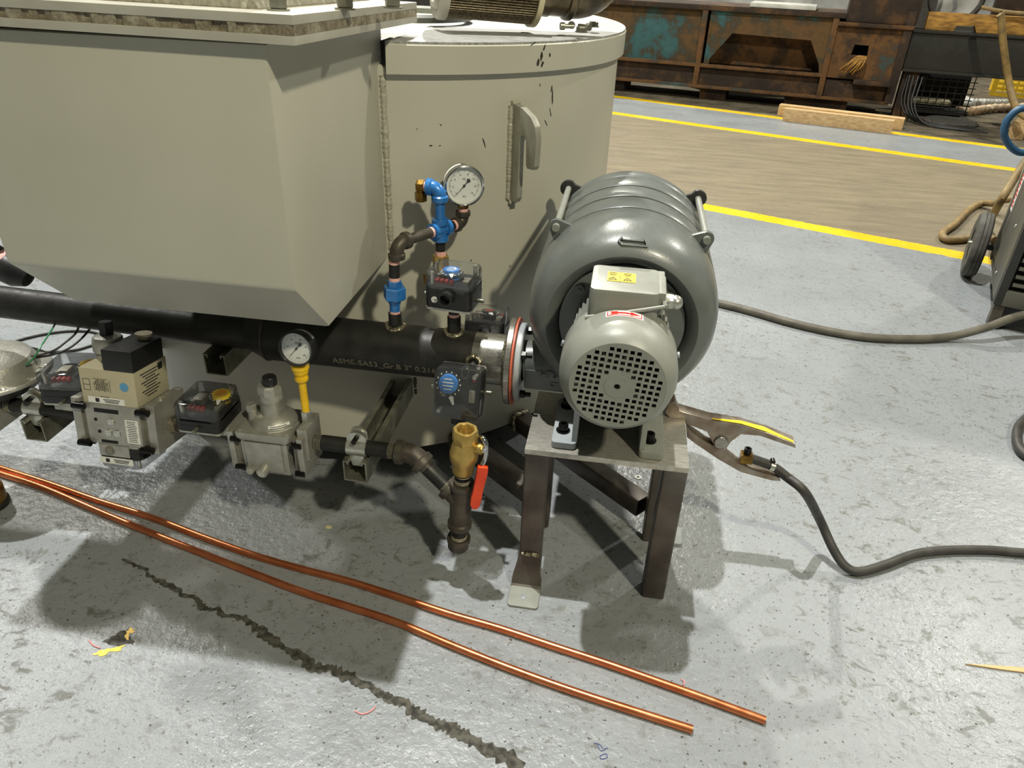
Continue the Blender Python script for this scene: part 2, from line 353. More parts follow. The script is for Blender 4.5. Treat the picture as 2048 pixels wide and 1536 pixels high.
for seg in ([(1195,1490),(1202,1502),(1216,1496)],[(1188,1486),(1200,1490),(1206,1498)],[(1200,1512),(1212,1508),(1214,1516),(1202,1518),(1200,1512)]):
    sc_.tube([GZ(*p)+Vector((0,0,.0002)) for p in seg], .0007, 5, 5)
sc_.build('marker_scribble','penblue', fl)
# ================================================================ tank
TC = Vector((-.608,1.766,0)); TR = .574
def tpt(ang, z, r=TR): return Vector((TC.x+r*math.cos(ang), TC.y+r*math.sin(ang), z))
tank = thing('steel_tank','large grey round steel tank standing behind the blower pipework','tank',(TC.x,TC.y,0))
MB().lathe([(0,.05),(TR-.004,.05),(TR,.054),(TR,.806),(TR-.006,.81),(0,.81)], T(TC.x,TC.y,0), 160).build('body','tank',tank)
for a in (-2.3,-.9,.6,2.2): MB().box((TC.x+.42*math.cos(a),TC.y+.42*math.sin(a),.025),(.08,.08,.05)).build('foot_block','rusttube',tank)
LR = .586; TILT = T(TC.x,TC.y,.83)@RY(1.2)@T(-TC.x,-TC.y,-.83)
pl = math.acos((-.388-TC.x)/LR); a0, a1 = -pl, pl
lid = MB(TILT); n = 110
lid.lathe([(LR,.803),(LR,.846),(LR-.004,.850),(LR-.010,.850),(LR-.010,.803)], T(TC.x,TC.y,0), n, a0, a1, close=True)
lidp = lid.build('lid_band','tank',tank)
lt = MB(TILT); pts = [(TC.x+(LR-.002)*math.cos(a0+(a1-a0)*i/n), TC.y+(LR-.002)*math.sin(a0+(a1-a0)*i/n)) for i in range(n+1)]
lt.prism(pts, .004, T(0,0,.8475)); lt.build('lid_top','lidtop',tank)
def ridge(m, path, r, step=.007, sq=.6, jit=.2):
    """weld bead: a rippled, uneven tube"""
    P = smooth_path(path, 10); L = sum((b-a).length for a, b in zip(P,P[1:])); n = max(int(L/(r*.45)),6); Q = []; acc = 0.; j = 0
    for i in range(n+1):
        t = L*i/n
        while j < len(P)-2 and acc+(P[j+1]-P[j]).length < t: acc += (P[j+1]-P[j]).length; j += 1
        d = (P[j+1]-P[j]).length or 1e-6; Q.append(P[j].lerp(P[j+1], min(1,(t-acc)/d)))
    sd = random.random()*50
    f = lambda t: r*(.92+.16*(1 if int(t*n)%3 else -.6)*.6+.30*noise.noise(Vector((t*n*.22,sd,0))))
    return m.tube(Q, f, 8, smooth=False)
sx = math.acos((-.398-TC.x)/TR)
sw = MB(); ridge(sw, [tpt(-sx, z, TR-.001) for z in (.500,.58,.66,.74,.795)], .0060, .0036, .7, .12); sw.build('weld_seam','weldpaint',tank)
# scuff marks on the paint (thin flakes)
sk = MB()
for px, py, l, wd, an in ((1089,95,.012,.004,1.2),(1083,112,.016,.005,1.5),(1077,125,.014,.006,1.4),(1085,128,.010,.005,1.0),(1066,88,.014,.002,.5),(1100,110,.008,.003,1.7),(1103,178,.014,.003,1.4),(1105,195,.03,.003,1.65),(1101,225,.02,.002,1.9),(1092,245,.016,.0015,2.2),(1080,170,.006,.002,1.5),(862,291,.006,.002,0),(880,291,.005,.0015,.3),(882,250,.005,.0012,2.4),(834,258,.003,.0015,1),(942,521,.004,.002,1.4),(968,285,.02,.002,1.9),(1020,532,.008,.0012,2.2)):
    q = ray(px,py); rr = TR+.0006 if py > 137 else LR+.0008
    A = q.x**2+q.y**2; B = -2*(q.x*TC.x+q.y*TC.y); Cc = TC.x**2+TC.y**2-rr*rr; t = (-B-math.sqrt(B*B-4*A*Cc))/(2*A); P = Vector((q.x*t,q.y*t,CAMH+q.z*t))
    nrm = Vector((P.x-TC.x,P.y-TC.y,0)).normalized(); X = frame(P, nrm, (0,0,1)); c, s_ = math.cos(an), math.sin(an)
    loop = [(l*.5*math.cos(k*PI/4)*random.uniform(.7,1.2), wd*.5*math.sin(k*PI/4)*random.uniform(.6,1.4)) for k in range(8)]
    sk.prism([(y*c+x*s_, x*-c+y*s_) if False else (x*math.sin(an)-y*math.cos(an), -x*math.cos(an)-y*math.sin(an)) for x, y in loop], .0002, X)
sk.build('paint_scuffs','rusttube',tank,kind='stuff')
# lifting hook welded radially to the tank
ha = math.atan2(1.3625-TC.y, -.2-TC.x); HX = Matrix.Translation(tpt(ha,0,TR))
er = Vector((math.cos(ha),math.sin(ha),0)); HF = frame(tpt(ha,0), Vector((0,0,1)).cross(er)*-1, er)   # local x = radial, y = up?, z = across
HF = Matrix(((er.x,0,-er.y,tpt(ha,0).x),(er.y,0,er.x,tpt(ha,0).y),(0,1,0,0),(0,0,0,1)))
prof = [(0,.570),(.020,.570),(.026,.580),(.026,.680),(.030,.692),(.038,.695),(.045,.688),(.048,.645),(.052,.640),(.068,.641),(.073,.648),(.074,.694),(.069,.715),(.056,.729),(.030,.740),(0,.743)]
MB().prism(prof, .012, HF@T(0,0,-.006), .0012).build('hook_lug','lug',tank)
hw = MB()
for s_ in (-1,1): ridge(hw, [HF@Vector((.001,z,.0085*s_)) for z in (.572,.62,.68,.74)], .0048, .006)
ridge(hw, [HF@Vector((.003,.744,x)) for x in (-.008,0,.008)], .005, .005); ridge(hw, [HF@Vector((.003,.567,x)) for x in (-.008,0,.008)], .005, .005)
hw.build('hook_weld','weldpaint',tank)
MB().box((-.397,1.262,.828),(.008,.05,.036),.002).build('gap_shade_block','dark',tank)  # near-black block standing in for the shade in the hopper-to-lid gap
b_ = GZ(1187,54,.85); MB().hexa(b_, b_+Vector((0,0,.010)), .009).cyl(b_, b_+Vector((0,0,.002)), .011).build('lid_bolt','zinc',tank)
ring_c = Vector((-.455,1.60,.852)); MB().lathe([(.125,0),(.128,0),(.128,.009),(.122,.014),(.112,.010),(.112,0)], T(*ring_c), 64, close=True).build('hatch_ring','motor',tank)
# loose fasteners on the lid
def loose(px, py, kind, lab, rot):
    p = GZ(px,py,.852); nm = 'loose_bolt' if kind != 'nut' else 'loose_nut'; t = thing(nm, lab, 'bolt' if kind != 'nut' else 'nut', p, 'loose fasteners on the tank lid')
    if kind == 'nut': MB(T(*p)@RZ(rot)).lathe([(.005,0),(.009,0),(.010,.002),(.010,.007),(.009,.009),(.005,.009)], I4, 6, close=True).build('body','zinc',t); MB(T(*p)).lathe([(.005,-.0005),(.012,-.0005),(.012,.0012),(.005,.0012)],I4,20,close=True).build('washer','zinc',t)
    else:
        X = T(p.x,p.y,p.z+.0065)@RZ(rot)@RY(90)
        MB(X).lathe([(0,0),(.0065,0),(.0065,.008),(0,.008)],I4,18).lathe([(0,-.0002),(.003,-.0002),(.003,0)],I4,6).build('head','zinc',t); MB(X).cyl((0,0,.008),(0,0,.026),.0038).build('shank','zinc',t)
loose(1120,60,'b','small socket bolt lying on tank lid, leftmost of the loose fasteners',20)
loose(1143,58,'b','small socket bolt with head towards the elbow on tank lid, second of the loose fasteners',100)
loose(1163,64,'nut','small hex nut on washer lying between the loose bolts on the tank lid',10)
loose(1180,62,'b','small socket bolt lying on tank lid, rightmost of the loose fasteners',150)
# ================================================================ square duct in front of the tank
DX0, DX1, DF = -.822, -.405, .842
duct = thing('hopper_duct','grey folded sheet steel hopper with sloped underside hanging in front of tank','hopper',(DX0,DF,.49))
pf = [(DF,.582),(DF,.878),(1.26,.878),(1.26,.484),(.938,.484)]
MB().prism(pf, DX1-DX0, Matrix(((0,0,1,DX0),(1,0,0,0),(0,1,0,0),(0,0,0,1))), .005).build('shell','tank',duct)
FT = T(-.364,.828,.88)@RX(-1.5)@RY(.4)
def fl_box(z0, z1, x0=-.568, y1=.50, ins=0., bev=.001): return MB(FT).box(((x0+0)/2, y1/2, (z0+z1)/2),(-x0-2*ins, y1-2*ins, z1-z0), bev)
fl_box(0,.0095).build('lower_flange','plate',duct)
g = MB(FT); k = 60
for i in range(k):   # ragged gasket edge built of short uneven blocks
    L = .568/k; g.box((-.568+L*(i+.5), .25, .0148),(L*1.02, .50-.008*random.random()-.001, .0105))
for i in range(44):
    L = .5/44; g.box((-.006-.005*random.random(), L*(i+.5), .0148),(.012, L*1.02, .0103))
g.build('gasket','gasket',duct)
up = thing('upper_housing','grey upper housing bolted by its flange onto the hopper at the top left','housing',(-.66,1.08,.90))
fl_box(.0202,.030).build('upper_flange','plate',up)
MB(FT).box((-.315,.27,.115),(.47,.40,.17),.004).build('shell','tank',up)
ub = MB(); ridge(ub,[FT@Vector((-.556,.068,.031)),FT@Vector((-.3,.067,.031)),FT@Vector((-.078,.068,.031))],.0085); ridge(ub,[FT@Vector((-.078,.068,.031)),FT@Vector((-.077,.25,.031)),FT@Vector((-.078,.47,.031))],.0085)
ub.build('base_weld','weldpaint',up)
for px, py in ((557,19),(690,12),(785,5)):
    p = GZ(px,py,.910); q = FT.inverted()@p; q.z = .030
    bt = MB(FT).cyl(q, q+Vector((0,0,.002)), .013, n=24).build('washer','zinc',up); MB(FT).hexa(q+Vector((0,0,.002)), q+Vector((0,0,.016)), .0105).build('bolt_head','zinc',up)
# ================================================================ filter cartridge on the lid
fr = .060; fB = Vector((-.196,1.520,.852+fr+.004)); fA = Vector((-.350,1.450,.866+fr)); ax = (fB-fA).normalized()
flt = thing('filter_cartridge','pleated metal filter cartridge lying on its side on the tank lid','filter',(fB.x,fB.y,.852))
X = frame(fA, ax, (0,0,1)); Lf = (fB-fA).length
NP = 76; m = MB(); rings = []
for h in (0,Lf): rings.append([m._v(((fr*.985 if i%2 else fr*.90)*math.cos(PI*i/NP), (fr*.985 if i%2 else fr*.90)*math.sin(PI*i/NP), h), X) for i in range(2*NP)])
for i in range(2*NP): m.bm.faces.new((rings[0][i],rings[0][(i+1)%(2*NP)],rings[1][(i+1)%(2*NP)],rings[1][i]))
m.build('pleats','filter',flt,ang=10)
MB().lathe([(0,-.012),(fr*.55,-.012),(fr*.6,-.016),(fr*.72,-.016),(fr*.78,-.010),(fr,-.012),(fr*1.06,-.006),(fr*1.06,.006),(fr*.9,.006)], X, 48).build('end_cap','capgrey',flt)
Y2 = frame(fB, ax, (0,0,1))
MB().lathe([(fr*.8,-.004),(fr*1.06,-.004),(fr*1.06,.006),(fr*.7,.008)], Y2, 48).build('end_ring','cream',flt)
MB().lathe([(fr*.72,.006),(fr*.74,.030),(fr*.70,.034),(fr*.70,.062),(fr*.78,.064),(fr*.80,.068),(fr*.80,.074),(fr*.74,.078)], Y2, 40).build('collar','steelcollar',flt)
e0 = fB+ax*.074; ub_ = Vector((.1,.75,.65)).normalized(); R2 = .052; ee = [e0+ax*(R2*math.sin(t))+ub_*(R2*(1-math.cos(t))) for t in [PI/2*i/8 for i in range(9)]]
MB().tube(ee+[ee[-1]+ub_*.03], fr*.74, 28, 3).build('elbow','steelcollar',flt)
# ================================================================ main air pipe
PY_, PZ = 1.11, .363
mp_ = thing('air_pipe','black mill scale steel air pipe running beneath the hopper to the blower','pipe',(-.4,PY_,PZ))
def xc(x): return (x,PY_,PZ)
MB().lathe([(.0365,0),(.04445,0),(.04445,.438),(.0365,.438)], frame(xc(-.592),(1,0,0),(0,0,1)), 48, close=True).build('large_pipe','pipe',mp_)
MB().cyl(xc(-.216),xc(-.155),.0447,n=48,cap=False).build('ground_end','ground',mp_)
MB().lathe([(.0302,0),(.031,.006),(.043,.036),(.0445,.042)], frame(xc(-.634),(1,0,0),(0,0,1)), 48).build('reducer','pipe',mp_)
MB().cyl((-1.75,PY_,.387),xc(-.632),.03015,n=40).build('small_pipe','pipe',mp_)
wr = MB(); ridge(wr, [Vector((-.592,PY_+.0446*math.cos(t),PZ+.0446*math.sin(t))) for t in [2*PI*i/16 for i in range(17)]], .0022, .004); wr.build('weld_ring','fitting',mp_)
MB().lathe([(.038,0),(.074,0),(.076,.002),(.076,.010),(.074,.012),(.038,.012)], frame(xc(-.157),(1,0,0),(0,0,1)), 48, close=True).build('flange','ground',mp_)
MB().lathe([(.040,0),(.0765,0),(.0765,.003),(.040,.003)], frame(xc(-.145),(1,0,0),(0,0,1)), 48, close=True).build('flange_gasket','gasketred',mp_)
fw = MB(); ridge(fw, [Vector((-.160,PY_+.047*math.cos(t),PZ+.047*math.sin(t))) for t in [2*PI*i/20 for i in range(21)]], .004, .005); fw.build('flange_weld','weld',mp_)
# mill stencil wrapped on the pipe
st = text_mesh('ASME-SA53_Gr.B 3" 0.216', .0172, .0002, 'LEFT'); ms = MB()
b = bmesh.new(); b.from_mesh(st); bpy.data.meshes.remove(st); R_ = .0446
for v in b.verts:
    t = math.radians(212)-v.co.y/R_*-1*-1; ang = math.radians(197)-v.co.y/R_; rr = R_+v.co.z+.0002
    v.co = Vector((-.462+v.co.x*.99, PY_+rr*math.cos(ang), PZ+rr*math.sin(ang)))
ms._take(b, I4); ms.build('mill_stencil','inkgrey',mp_)
def coupling(x, y, z0, z1, r):
    MB().bore((x,y,z0),(x,y,z1),r,r*.7,24).build('coupling','pipe',mp_)
    q = MB(); ridge(q,[Vector((x+(r+.003)*math.cos(t), y+(r+.003)*math.sin(t), PZ+math.sqrt(max(.0448**2-((r+.003)*math.sin(t))**2,0))+.001)) for t in [2*PI*i/12 for i in range(13)]], .0042, .005); q.build('coupling_weld','weld',mp_)
N1x, N2x = -.358, -.254
coupling(N1x,PY_,.402,.433,.0115); coupling(N2x,PY_,.402,.437,.0115)
# ================================================================ gauge and blue manifold above the pipe
def tapering(m, p0, p1, r, n=20): return m.cyl(p0,p1,r,n=n)
man = thing('gauge_manifold','blue painted union, cross and elbows of small pipe feeding upper gauge','pipe fittings',(N1x,PY_,.433))
def seg(name, mat, p0, p1, r): return MB().cyl(p0,p1,r,n=20).build(name,mat,man)
def N1(z): return Vector((N1x+.004*(z-.43)/.12,PY_,z))
seg('thread_tape','pink',N1(.431),N1(.437),.0092); seg('nipple','blue',N1(.436),N1(.462),.009)
MB().lathe([(0,0),(.010,0),(.0115,.006),(.011,.010)],frame(N1(.450),(0,0,1)),20).hexa(N1(.459),N1(.482),.0195,.1).build('union_nut','blue',man)
MB().hexa(N1(.480),N1(.493),.0125,.1).build('union_end','blue',man)
seg('thread_tape','pink',N1(.493),N1(.499),.0092); seg('nipple','pipe',N1(.498),N1(.523),.009); seg('thread_tape','pink',N1(.523),N1(.528),.0092)
rd = Vector((.068,.108,0)).normalized(); E0 = Vector((-.350,PY_,.558))
def elbow(name, mat, c, d0, d1, r, L=.018, par=man):
    """90 degree female elbow: bands on both mouths; d0, d1 point out of the mouths"""
    d0, d1 = Vector(d0).normalized(), Vector(d1).normalized(); pts = []
    for i in range(9):
        t = PI/2*i/8; pts.append(c+d0*L*(1-math.sin(t))+d1*L*(1-math.cos(t)))
    pts = [c+d0*(L+.006)]+pts+[c+d1*(L+.006)]
    q = MB().tube(pts, r, 20, 2); 
    for d in (d0,d1): q.lathe([(r*.7,0),(r*1.22,0),(r*1.25,.002),(r*1.25,.008),(r,.010)], frame(c+d*(L+.008), -d, (0,0,1) if abs(d.z)<.9 else (1,0,0)), 24)
    return q.build(name, mat, par)
elbow('elbow','fitting',E0,(0,0,-1),rd,.0115)
CR = E0+rd*.100
seg('nipple','fitting',E0+rd*.022,CR-rd*.016,.0088); seg('thread_tape','pink',CR-rd*.024,CR-rd*.0175,.0093)
cm = MB().ball(CR,.0125)
for d in (rd,-rd,Vector((0,0,1)),Vector((0,0,-1))):
    cm.cyl(CR,CR+d*.018,.0112); cm.lathe([(.008,.009),(.0142,.010),(.0145,.012),(.0145,.019),(.0095,.020),(.0095,.010)],frame(CR,d,(0,0,1) if abs(d.z)<.9 else (1,0,0)),24)
cm.build('cross','blue',man)
seg('riser','blue',CR+Vector((0,0,.016)),CR+Vector((0,0,.052)),.0088)
TE = CR+Vector((0,0,.072)); lf = Vector((-.86,.50,0)).normalized(); lf = (Vector((-1,.1,0))).normalized()
elbow('elbow','blue',TE,(0,0,-1),lf,.0115,.014)
seg('thread_tape','pink',TE+lf*.020,TE+lf*.027,.0085)
br = TE+lf*.034; bm_ = MB().hexa(br-lf*.008,br+lf*.006,.0105).cyl(br,br+Vector((0,0,-.012)),.007); bm_.hexa(br+Vector((0,0,-.010)),br+Vector((0,0,-.026)),.0105); bm_.build('brass_elbow','brassdark',man)
seg('nipple','pipe',CR-Vector((0,0,.044)),CR-Vector((0,0,.018)),.0088); seg('thread_tape','pink',CR-Vector((0,0,.046)),CR-Vector((0,0,.038)),.0094)
MB().hexa(CR-Vector((0,0,.105)),CR-Vector((0,0,.046)),.0145,.08).build('brass_snubber','brass',man)
q0 = CR-Vector((0,0,.090)); MB().cyl(q0,q0+Vector((-.03,-.012,0)),.006).hexa(q0+Vector((-.020,-.008,0)),q0+Vector((-.030,-.012,0)),.0095).build('side_port','brassdark',man)
seg('nipple','pipe',CR+rd*.016,CR+rd*.036,.0086); seg('thread_tape','pink',CR+rd*.030,CR+rd*.035,.0094)
GE = CR+rd*.056; elbow('elbow','fitting',GE,-rd,(0,0,1),.0105,.013)
seg('thread_tape','pink',GE+Vector((0,0,.020)),GE+Vector((0,0,.026)),.0085)
def gauge(t, X, R, depth, casem, bezm, nums, needle, ticks, small=None):
    MB(X).lathe([(0,-depth),(R*.86,-depth),(R*.92,-depth*.92),(R*.94,-.006),(R*.94,0)], I4, 48).build('case',casem,t)
    MB(X).lathe([(R*.94,-.010),(R*1.0,-.010),(R*1.02,-.004),(R*1.0,.003),(R*.93,.004),(R*.90,.000),(R*.90,-.004)], I4, 56).build('bezel',bezm,t)
    d = MB(X).lathe([(0,-.003),(R*.91,-.003)], I4, 48).build('dial','white',t)
    tk = MB(X)
    for i in range(ticks+1):
        a = math.radians(225-270*i/ticks); big = i%5 == 0; r0, r1, wd = (R*.66 if big else R*.71), R*.77, (R*.010 if big else R*.005)
        c, s_ = math.cos(a), math.sin(a); tk.prism([(r0*c-wd*s_,r0*s_+wd*c),(r1*c-wd*s_,r1*s_+wd*c),(r1*c+wd*s_,r1*s_-wd*c),(r0*c+wd*s_,r0*s_-wd*c)],.0002,T(0,0,-.0029))
    tk.build('tick_marks','ink',d)
    tx = MB(X)
    for i, nn in enumerate(nums):
        a = math.radians(225-270*i/(len(nums)-1)); tx.mesh(text_mesh(nn, R*.15,.0001), T(R*.56*math.cos(a),R*.56*math.sin(a),-.0028))
    tx.mesh(text_mesh(small or 'kPa', R*.13,.0001), T(0,-R*.55,-.0028)); tx.mesh(text_mesh('PSI', R*.14,.0001), T(0,R*.30,-.0028)); tx.build('numerals','ink',d)
    a = math.radians(needle); c, s_ = math.cos(a), math.sin(a); nd = MB(X)
    P = lambda r, o: (r*c-o*s_, r*s_+o*c)
    nd.prism([P(R*.72,0),P(0,R*.022),P(-R*.20,R*.02),P(-R*.36,R*.11),P(-R*.42,0),P(-R*.36,-R*.11),P(-R*.20,-R*.02),P(0,-R*.022)],.0006,T(0,0,-.0016)); nd.cyl((0,0,-.002),(0,0,.0002),R*.06,n=14); nd.build('needle','ink',t)
    MB(X).lathe([(0,.0016),(R*.90,.0012)], I4, 40).build('glass','glass',t)
gc = GE+Vector((0,0,.068)); gn = Vector((.40,-.90,.03)).normalized()
g1 = thing('pressure_gauge','glycerine pressure gauge with chrome bezel and white dial above blue cross','gauge',GE+Vector((0,0,.024)))
GX1 = frame(gc+gn*.012, gn, (1,.25,0)); gauge(g1, GX1, .0345, .030, 'black','chrome',['0','2','4','6','8','10','12','15'],228,60,'kPa')
MB().cyl(GE+Vector((0,0,.022)),gc-Vector((0,0,.030)),.008).hexa(GE+Vector((0,0,.026)),GE+Vector((0,0,.036)),.010).build('stem','brassdark',g1)
q = MB(GX1)
q.lathe([(.0328,-.022),(.0328,-.012)],I4,20,math.radians(95),math.radians(175)); q.build('case_label','white',g1)
q = MB(GX1); q.lathe([(.0328,-.022),(.0328,-.012)],I4,10,math.radians(50),math.radians(72)); q.build('case_label','white',g1)
# ================================================================ pressure switches
def pswitch(name, label, X, dial, rot=0, port=(-1,0), W=.074, D=.072, hb=.032, hc=.024, dialpos=(.012,.006), rd_=.0135, red=True):
    """box switch: local z points out through the clear cover; port = direction of cable gland"""
    o = X@Vector((0,0,0)); t = thing(name, label, 'switch', o, 'gas and air pressure switches')
    MB(X).prism(rrect(W*.98,D*.98,.006), .004, T(0,0,0)).build('mounting_plate','cast',t)
    MB(X).prism(rrect(W,D,.010), hb, T(0,0,.004), .0015).prism(rrect(W*1.01,D*1.01,.010),.002,T(0,0,.004+hb*.42)).build('base','black',t)
    z0 = .004+hb
    # thin clear shell: side wall and slightly domed top
    c = MB(X); o1, o2 = rrect(W,D,.011,6), rrect(W*.9,D*.9,.010,6); loops = [(o1,z0-.006),(o1,z0+hc*.72),(rrect(W*.975,D*.975,.011,6),z0+hc*.93),(rrect(W*.92,D*.92,.010,6),z0+hc)]
    prev = None
    for lp, h in loops:
        ring = [c._v((x,y,h)) for x, y in lp]
        if prev:
            for i in range(len(ring)): c.bm.faces.new((prev[i],prev[(i+1)%len(ring)],ring[(i+1)%len(ring)],ring[i]))
        prev = ring
    c.bm.faces.new(prev); cv = c.build('clear_cover','clear',t)
    MB(X).prism(rrect(W*.95,D*.95,.009),.0015,T(0,0,z0+.0002)).build('deck','black',t)
    dd = MB(X).lathe([(0,hc*.72),(rd_,hc*.72),(rd_,hc*.55),(rd_*1.05,hc*.5),(rd_*1.05,0)],T(dialpos[0],dialpos[1],z0),32).build('dial',dial,t)
    tk = MB(X)
    for i in range(14):
        a = 2*PI*i/14; tk.box((dialpos[0]+rd_*1.28*math.cos(a),dialpos[1]+rd_*1.28*math.sin(a),z0+hc*.5),(.0022,.0022,.0006))
    tk.lathe([(rd_*1.1,hc*.47),(rd_*1.5,hc*.47)],T(dialpos[0],dialpos[1],z0),28)
    sc = MB(X)
    for i in range(14):
        a = 2*PI*i/14; sc.box((dialpos[0]+rd_*1.28*math.cos(a),dialpos[1]+rd_*1.28*math.sin(a),z0+hc*.5+.0006),(.0016,.0026,.0004),0,RZ(0))
    tk.build('scale_ring','black',t); sc.build('scale_marks','white',t)
    pr = MB(X)
    for i in range(4): pr.box((dialpos[0],dialpos[1]+rd_*(.55-.36*i),z0+hc*.725),(rd_*(1.3-.3*abs(i-1.5)),rd_*.12,.0003))
    pr.build('dial_print','white' if dial=='bluedot' else 'redink',dd)
    MB(X).prism([(-.004,0),(.004,0),(.0015,.014),(-.0015,.014)],.002,T(dialpos[0]+.006,dialpos[1]-rd_*1.3,z0+hc*.6)@RZ(200)).build('pointer','white',t)
    rb = MB(X)
    for i in range(4 if red else 1): rb.box(((-.30+.10*i)*W if red else W*.32,-D*.20 if red else D*.30,z0+.004),(.0055,.010,.007),.001)
    rb.build('terminals','darkred',t)
    gb = MB(X); gb.box((-W*.22,D*.1,z0+.006),(.018,.022,.012),.002); gb.cyl((-W*.3,-D*.05,z0),(-W*.3,-D*.05,z0+.012),.004); gb.box((W*.3,-D*.05,z0+.004),(.010,.02,.008),.001); gb.build('mechanism','castdark',t)
    for sx, sy in ((-1,-1),(1,1)): MB(X).cyl((sx*W*.36,sy*D*.36,z0),(sx*W*.36,sy*D*.36,z0+hc*.98),.0035,n=12).build('cover_screw','zincbright',t)
    if port:
        p = Vector((port[0]*W/2,port[1]*D/2,.004+hb*.62)); d = Vector((port[0],port[1],0))
        MB(X).lathe([(.0085,-.004),(.0085,.013),(.0125,.013),(.0125,-.004)],frame(p,d,(0,0,1)),28,close=True).lathe([(0,.001),(.0087,.001)],frame(p,d,(0,0,1)),24).build('conduit_port','black',t)
    for s_ in (-1,1):
        ax = Vector((port[1] if port else 1, port[0] if port else 0,0)); c0 = Vector((ax.x*W/2*s_,ax.y*D/2*s_,.012))
        MB(X).cyl(c0,c0+ax*s_*.012,.0036,n=12).build('test_nipple','zinc',t)
    return t
# nipple + switch on the air pipe, cover up
s1 = pswitch('pressure_switch','blue dial pressure switch standing upright on the air pipe below the gauge',T(N2x,PY_+.002,.460)@RZ(-6),'bluedot',0,(0,-1),.080,.070,.036,.024,(-.008,.010))
MB().cyl((N2x,PY_,.434),(N2x,PY_,.462),.0088).build('nipple','black',s1,o=s1['_o']); MB().cyl((N2x,PY_,.437),(N2x,PY_,.443),.0094).build('thread_tape','pink',s1)
MB(T(N2x,PY_+.002,.460)@RZ(-6)).cyl((-.022,-.0352,.019),(-.022,-.0362,.019),.0055,n=24).build('round_badge','white',s1)
MB(T(N2x,PY_+.002,.460)@RZ(-6)@T(-.022,-.0364,.019)@RX(90)).mesh(text_mesh('1701',.0040,.0001)).build('badge_print','ink',s1)
nrm = Vector((-.03,-.945,.30))
X2 = frame(Vector((-.223,1.040,.340)), nrm, (1,0,0))
s2 = pswitch('pressure_switch','blue dial pressure switch with clear cover facing forward below the air pipe',X2,'bluedot',0,(0,-1),.078,.086,.026,.020,(-.016,.014),.0155,False)
MB().cyl(X2@Vector((.014,.026,.004)),Vector((-.212,1.080,.376)),.008).build('nipple','pipe',s2); q = MB(); ridge(q,[Vector((-.211+.012*math.cos(t),1.066+.003*math.sin(t),.376+.010*math.sin(t))) for t in [2*PI*i/10 for i in range(11)]],.004,.005); q.build('nipple_weld','weld',s2)
MB(X2).lathe([(.0045,.046),(.0065,.046),(.0065,.049),(.0045,.049)],T(.012,.038,0)@Matrix.Diagonal((1,1.8,1,1)),24,close=True).build('cover_lug','clear',s2)
X3 = frame(Vector((-.212,1.185,.372)), (0,.25,1), (1,0,0))
s3 = pswitch('pressure_switch','black pressure switch tucked behind the air pipe beside the blower',X3@T(0,.01,-.02),'black',0,(0,-1),.074,.072,.040,.022,(0,.01),.0135,False)
# ================================================================ strut channels
def strut(x0, y0, y1, zt, label, cut=None):
    W = .0413; h = .0413; t = .0026; l = .009
    cs = [(0,h),(l,h),(l,h-.007),(l-t,h-.007),(l-t,h-t),(t,h-t),(t,t),(W-t,t),(W-t,h-t),(W-l+t,h-t),(W-l+t,h-.007),(W-l,h-.007),(W-l,h),(W,h),(W,0),(0,0)]
    o = (x0+W/2,(y0+y1)/2,zt-h); X = Matrix(((1,0,0,x0),(0,0,1,y0),(0,1,0,zt-h),(0,0,0,1)))
    t_ = thing('strut_channel',label,'strut',o,'zinc strut channels welded to the tank')
    MB().prism(cs, y1-y0, X).build('channel','zinc',t_)
    q = MB(); ridge(q,[Vector((x0-.003,y1-.008,zt-h+.002)),Vector((x0-.003,y1-.010,zt+.002))],.0055,.005); ridge(q,[Vector((x0+W+.003,y1+.008,zt-h+.002)),Vector((x0+W+.003,y1+.006,zt+.002))],.0055,.005); q.build('end_weld','rusttube',t_)
    return t_
GYc, GZc, GR = .975, .240, .01335
zs = GZc-GR-.0025
strut(-.4125,.952,1.242,zs,'strut channel under the gas pipe between regulator and angled elbow')
strut(-.708,1.070,1.208,PZ-.0305,'short strut channel under the air pipe above the yellow dial switch')
strut(-1.012,.952,1.335,zs,'strut channel under the gas pipe at the far left')
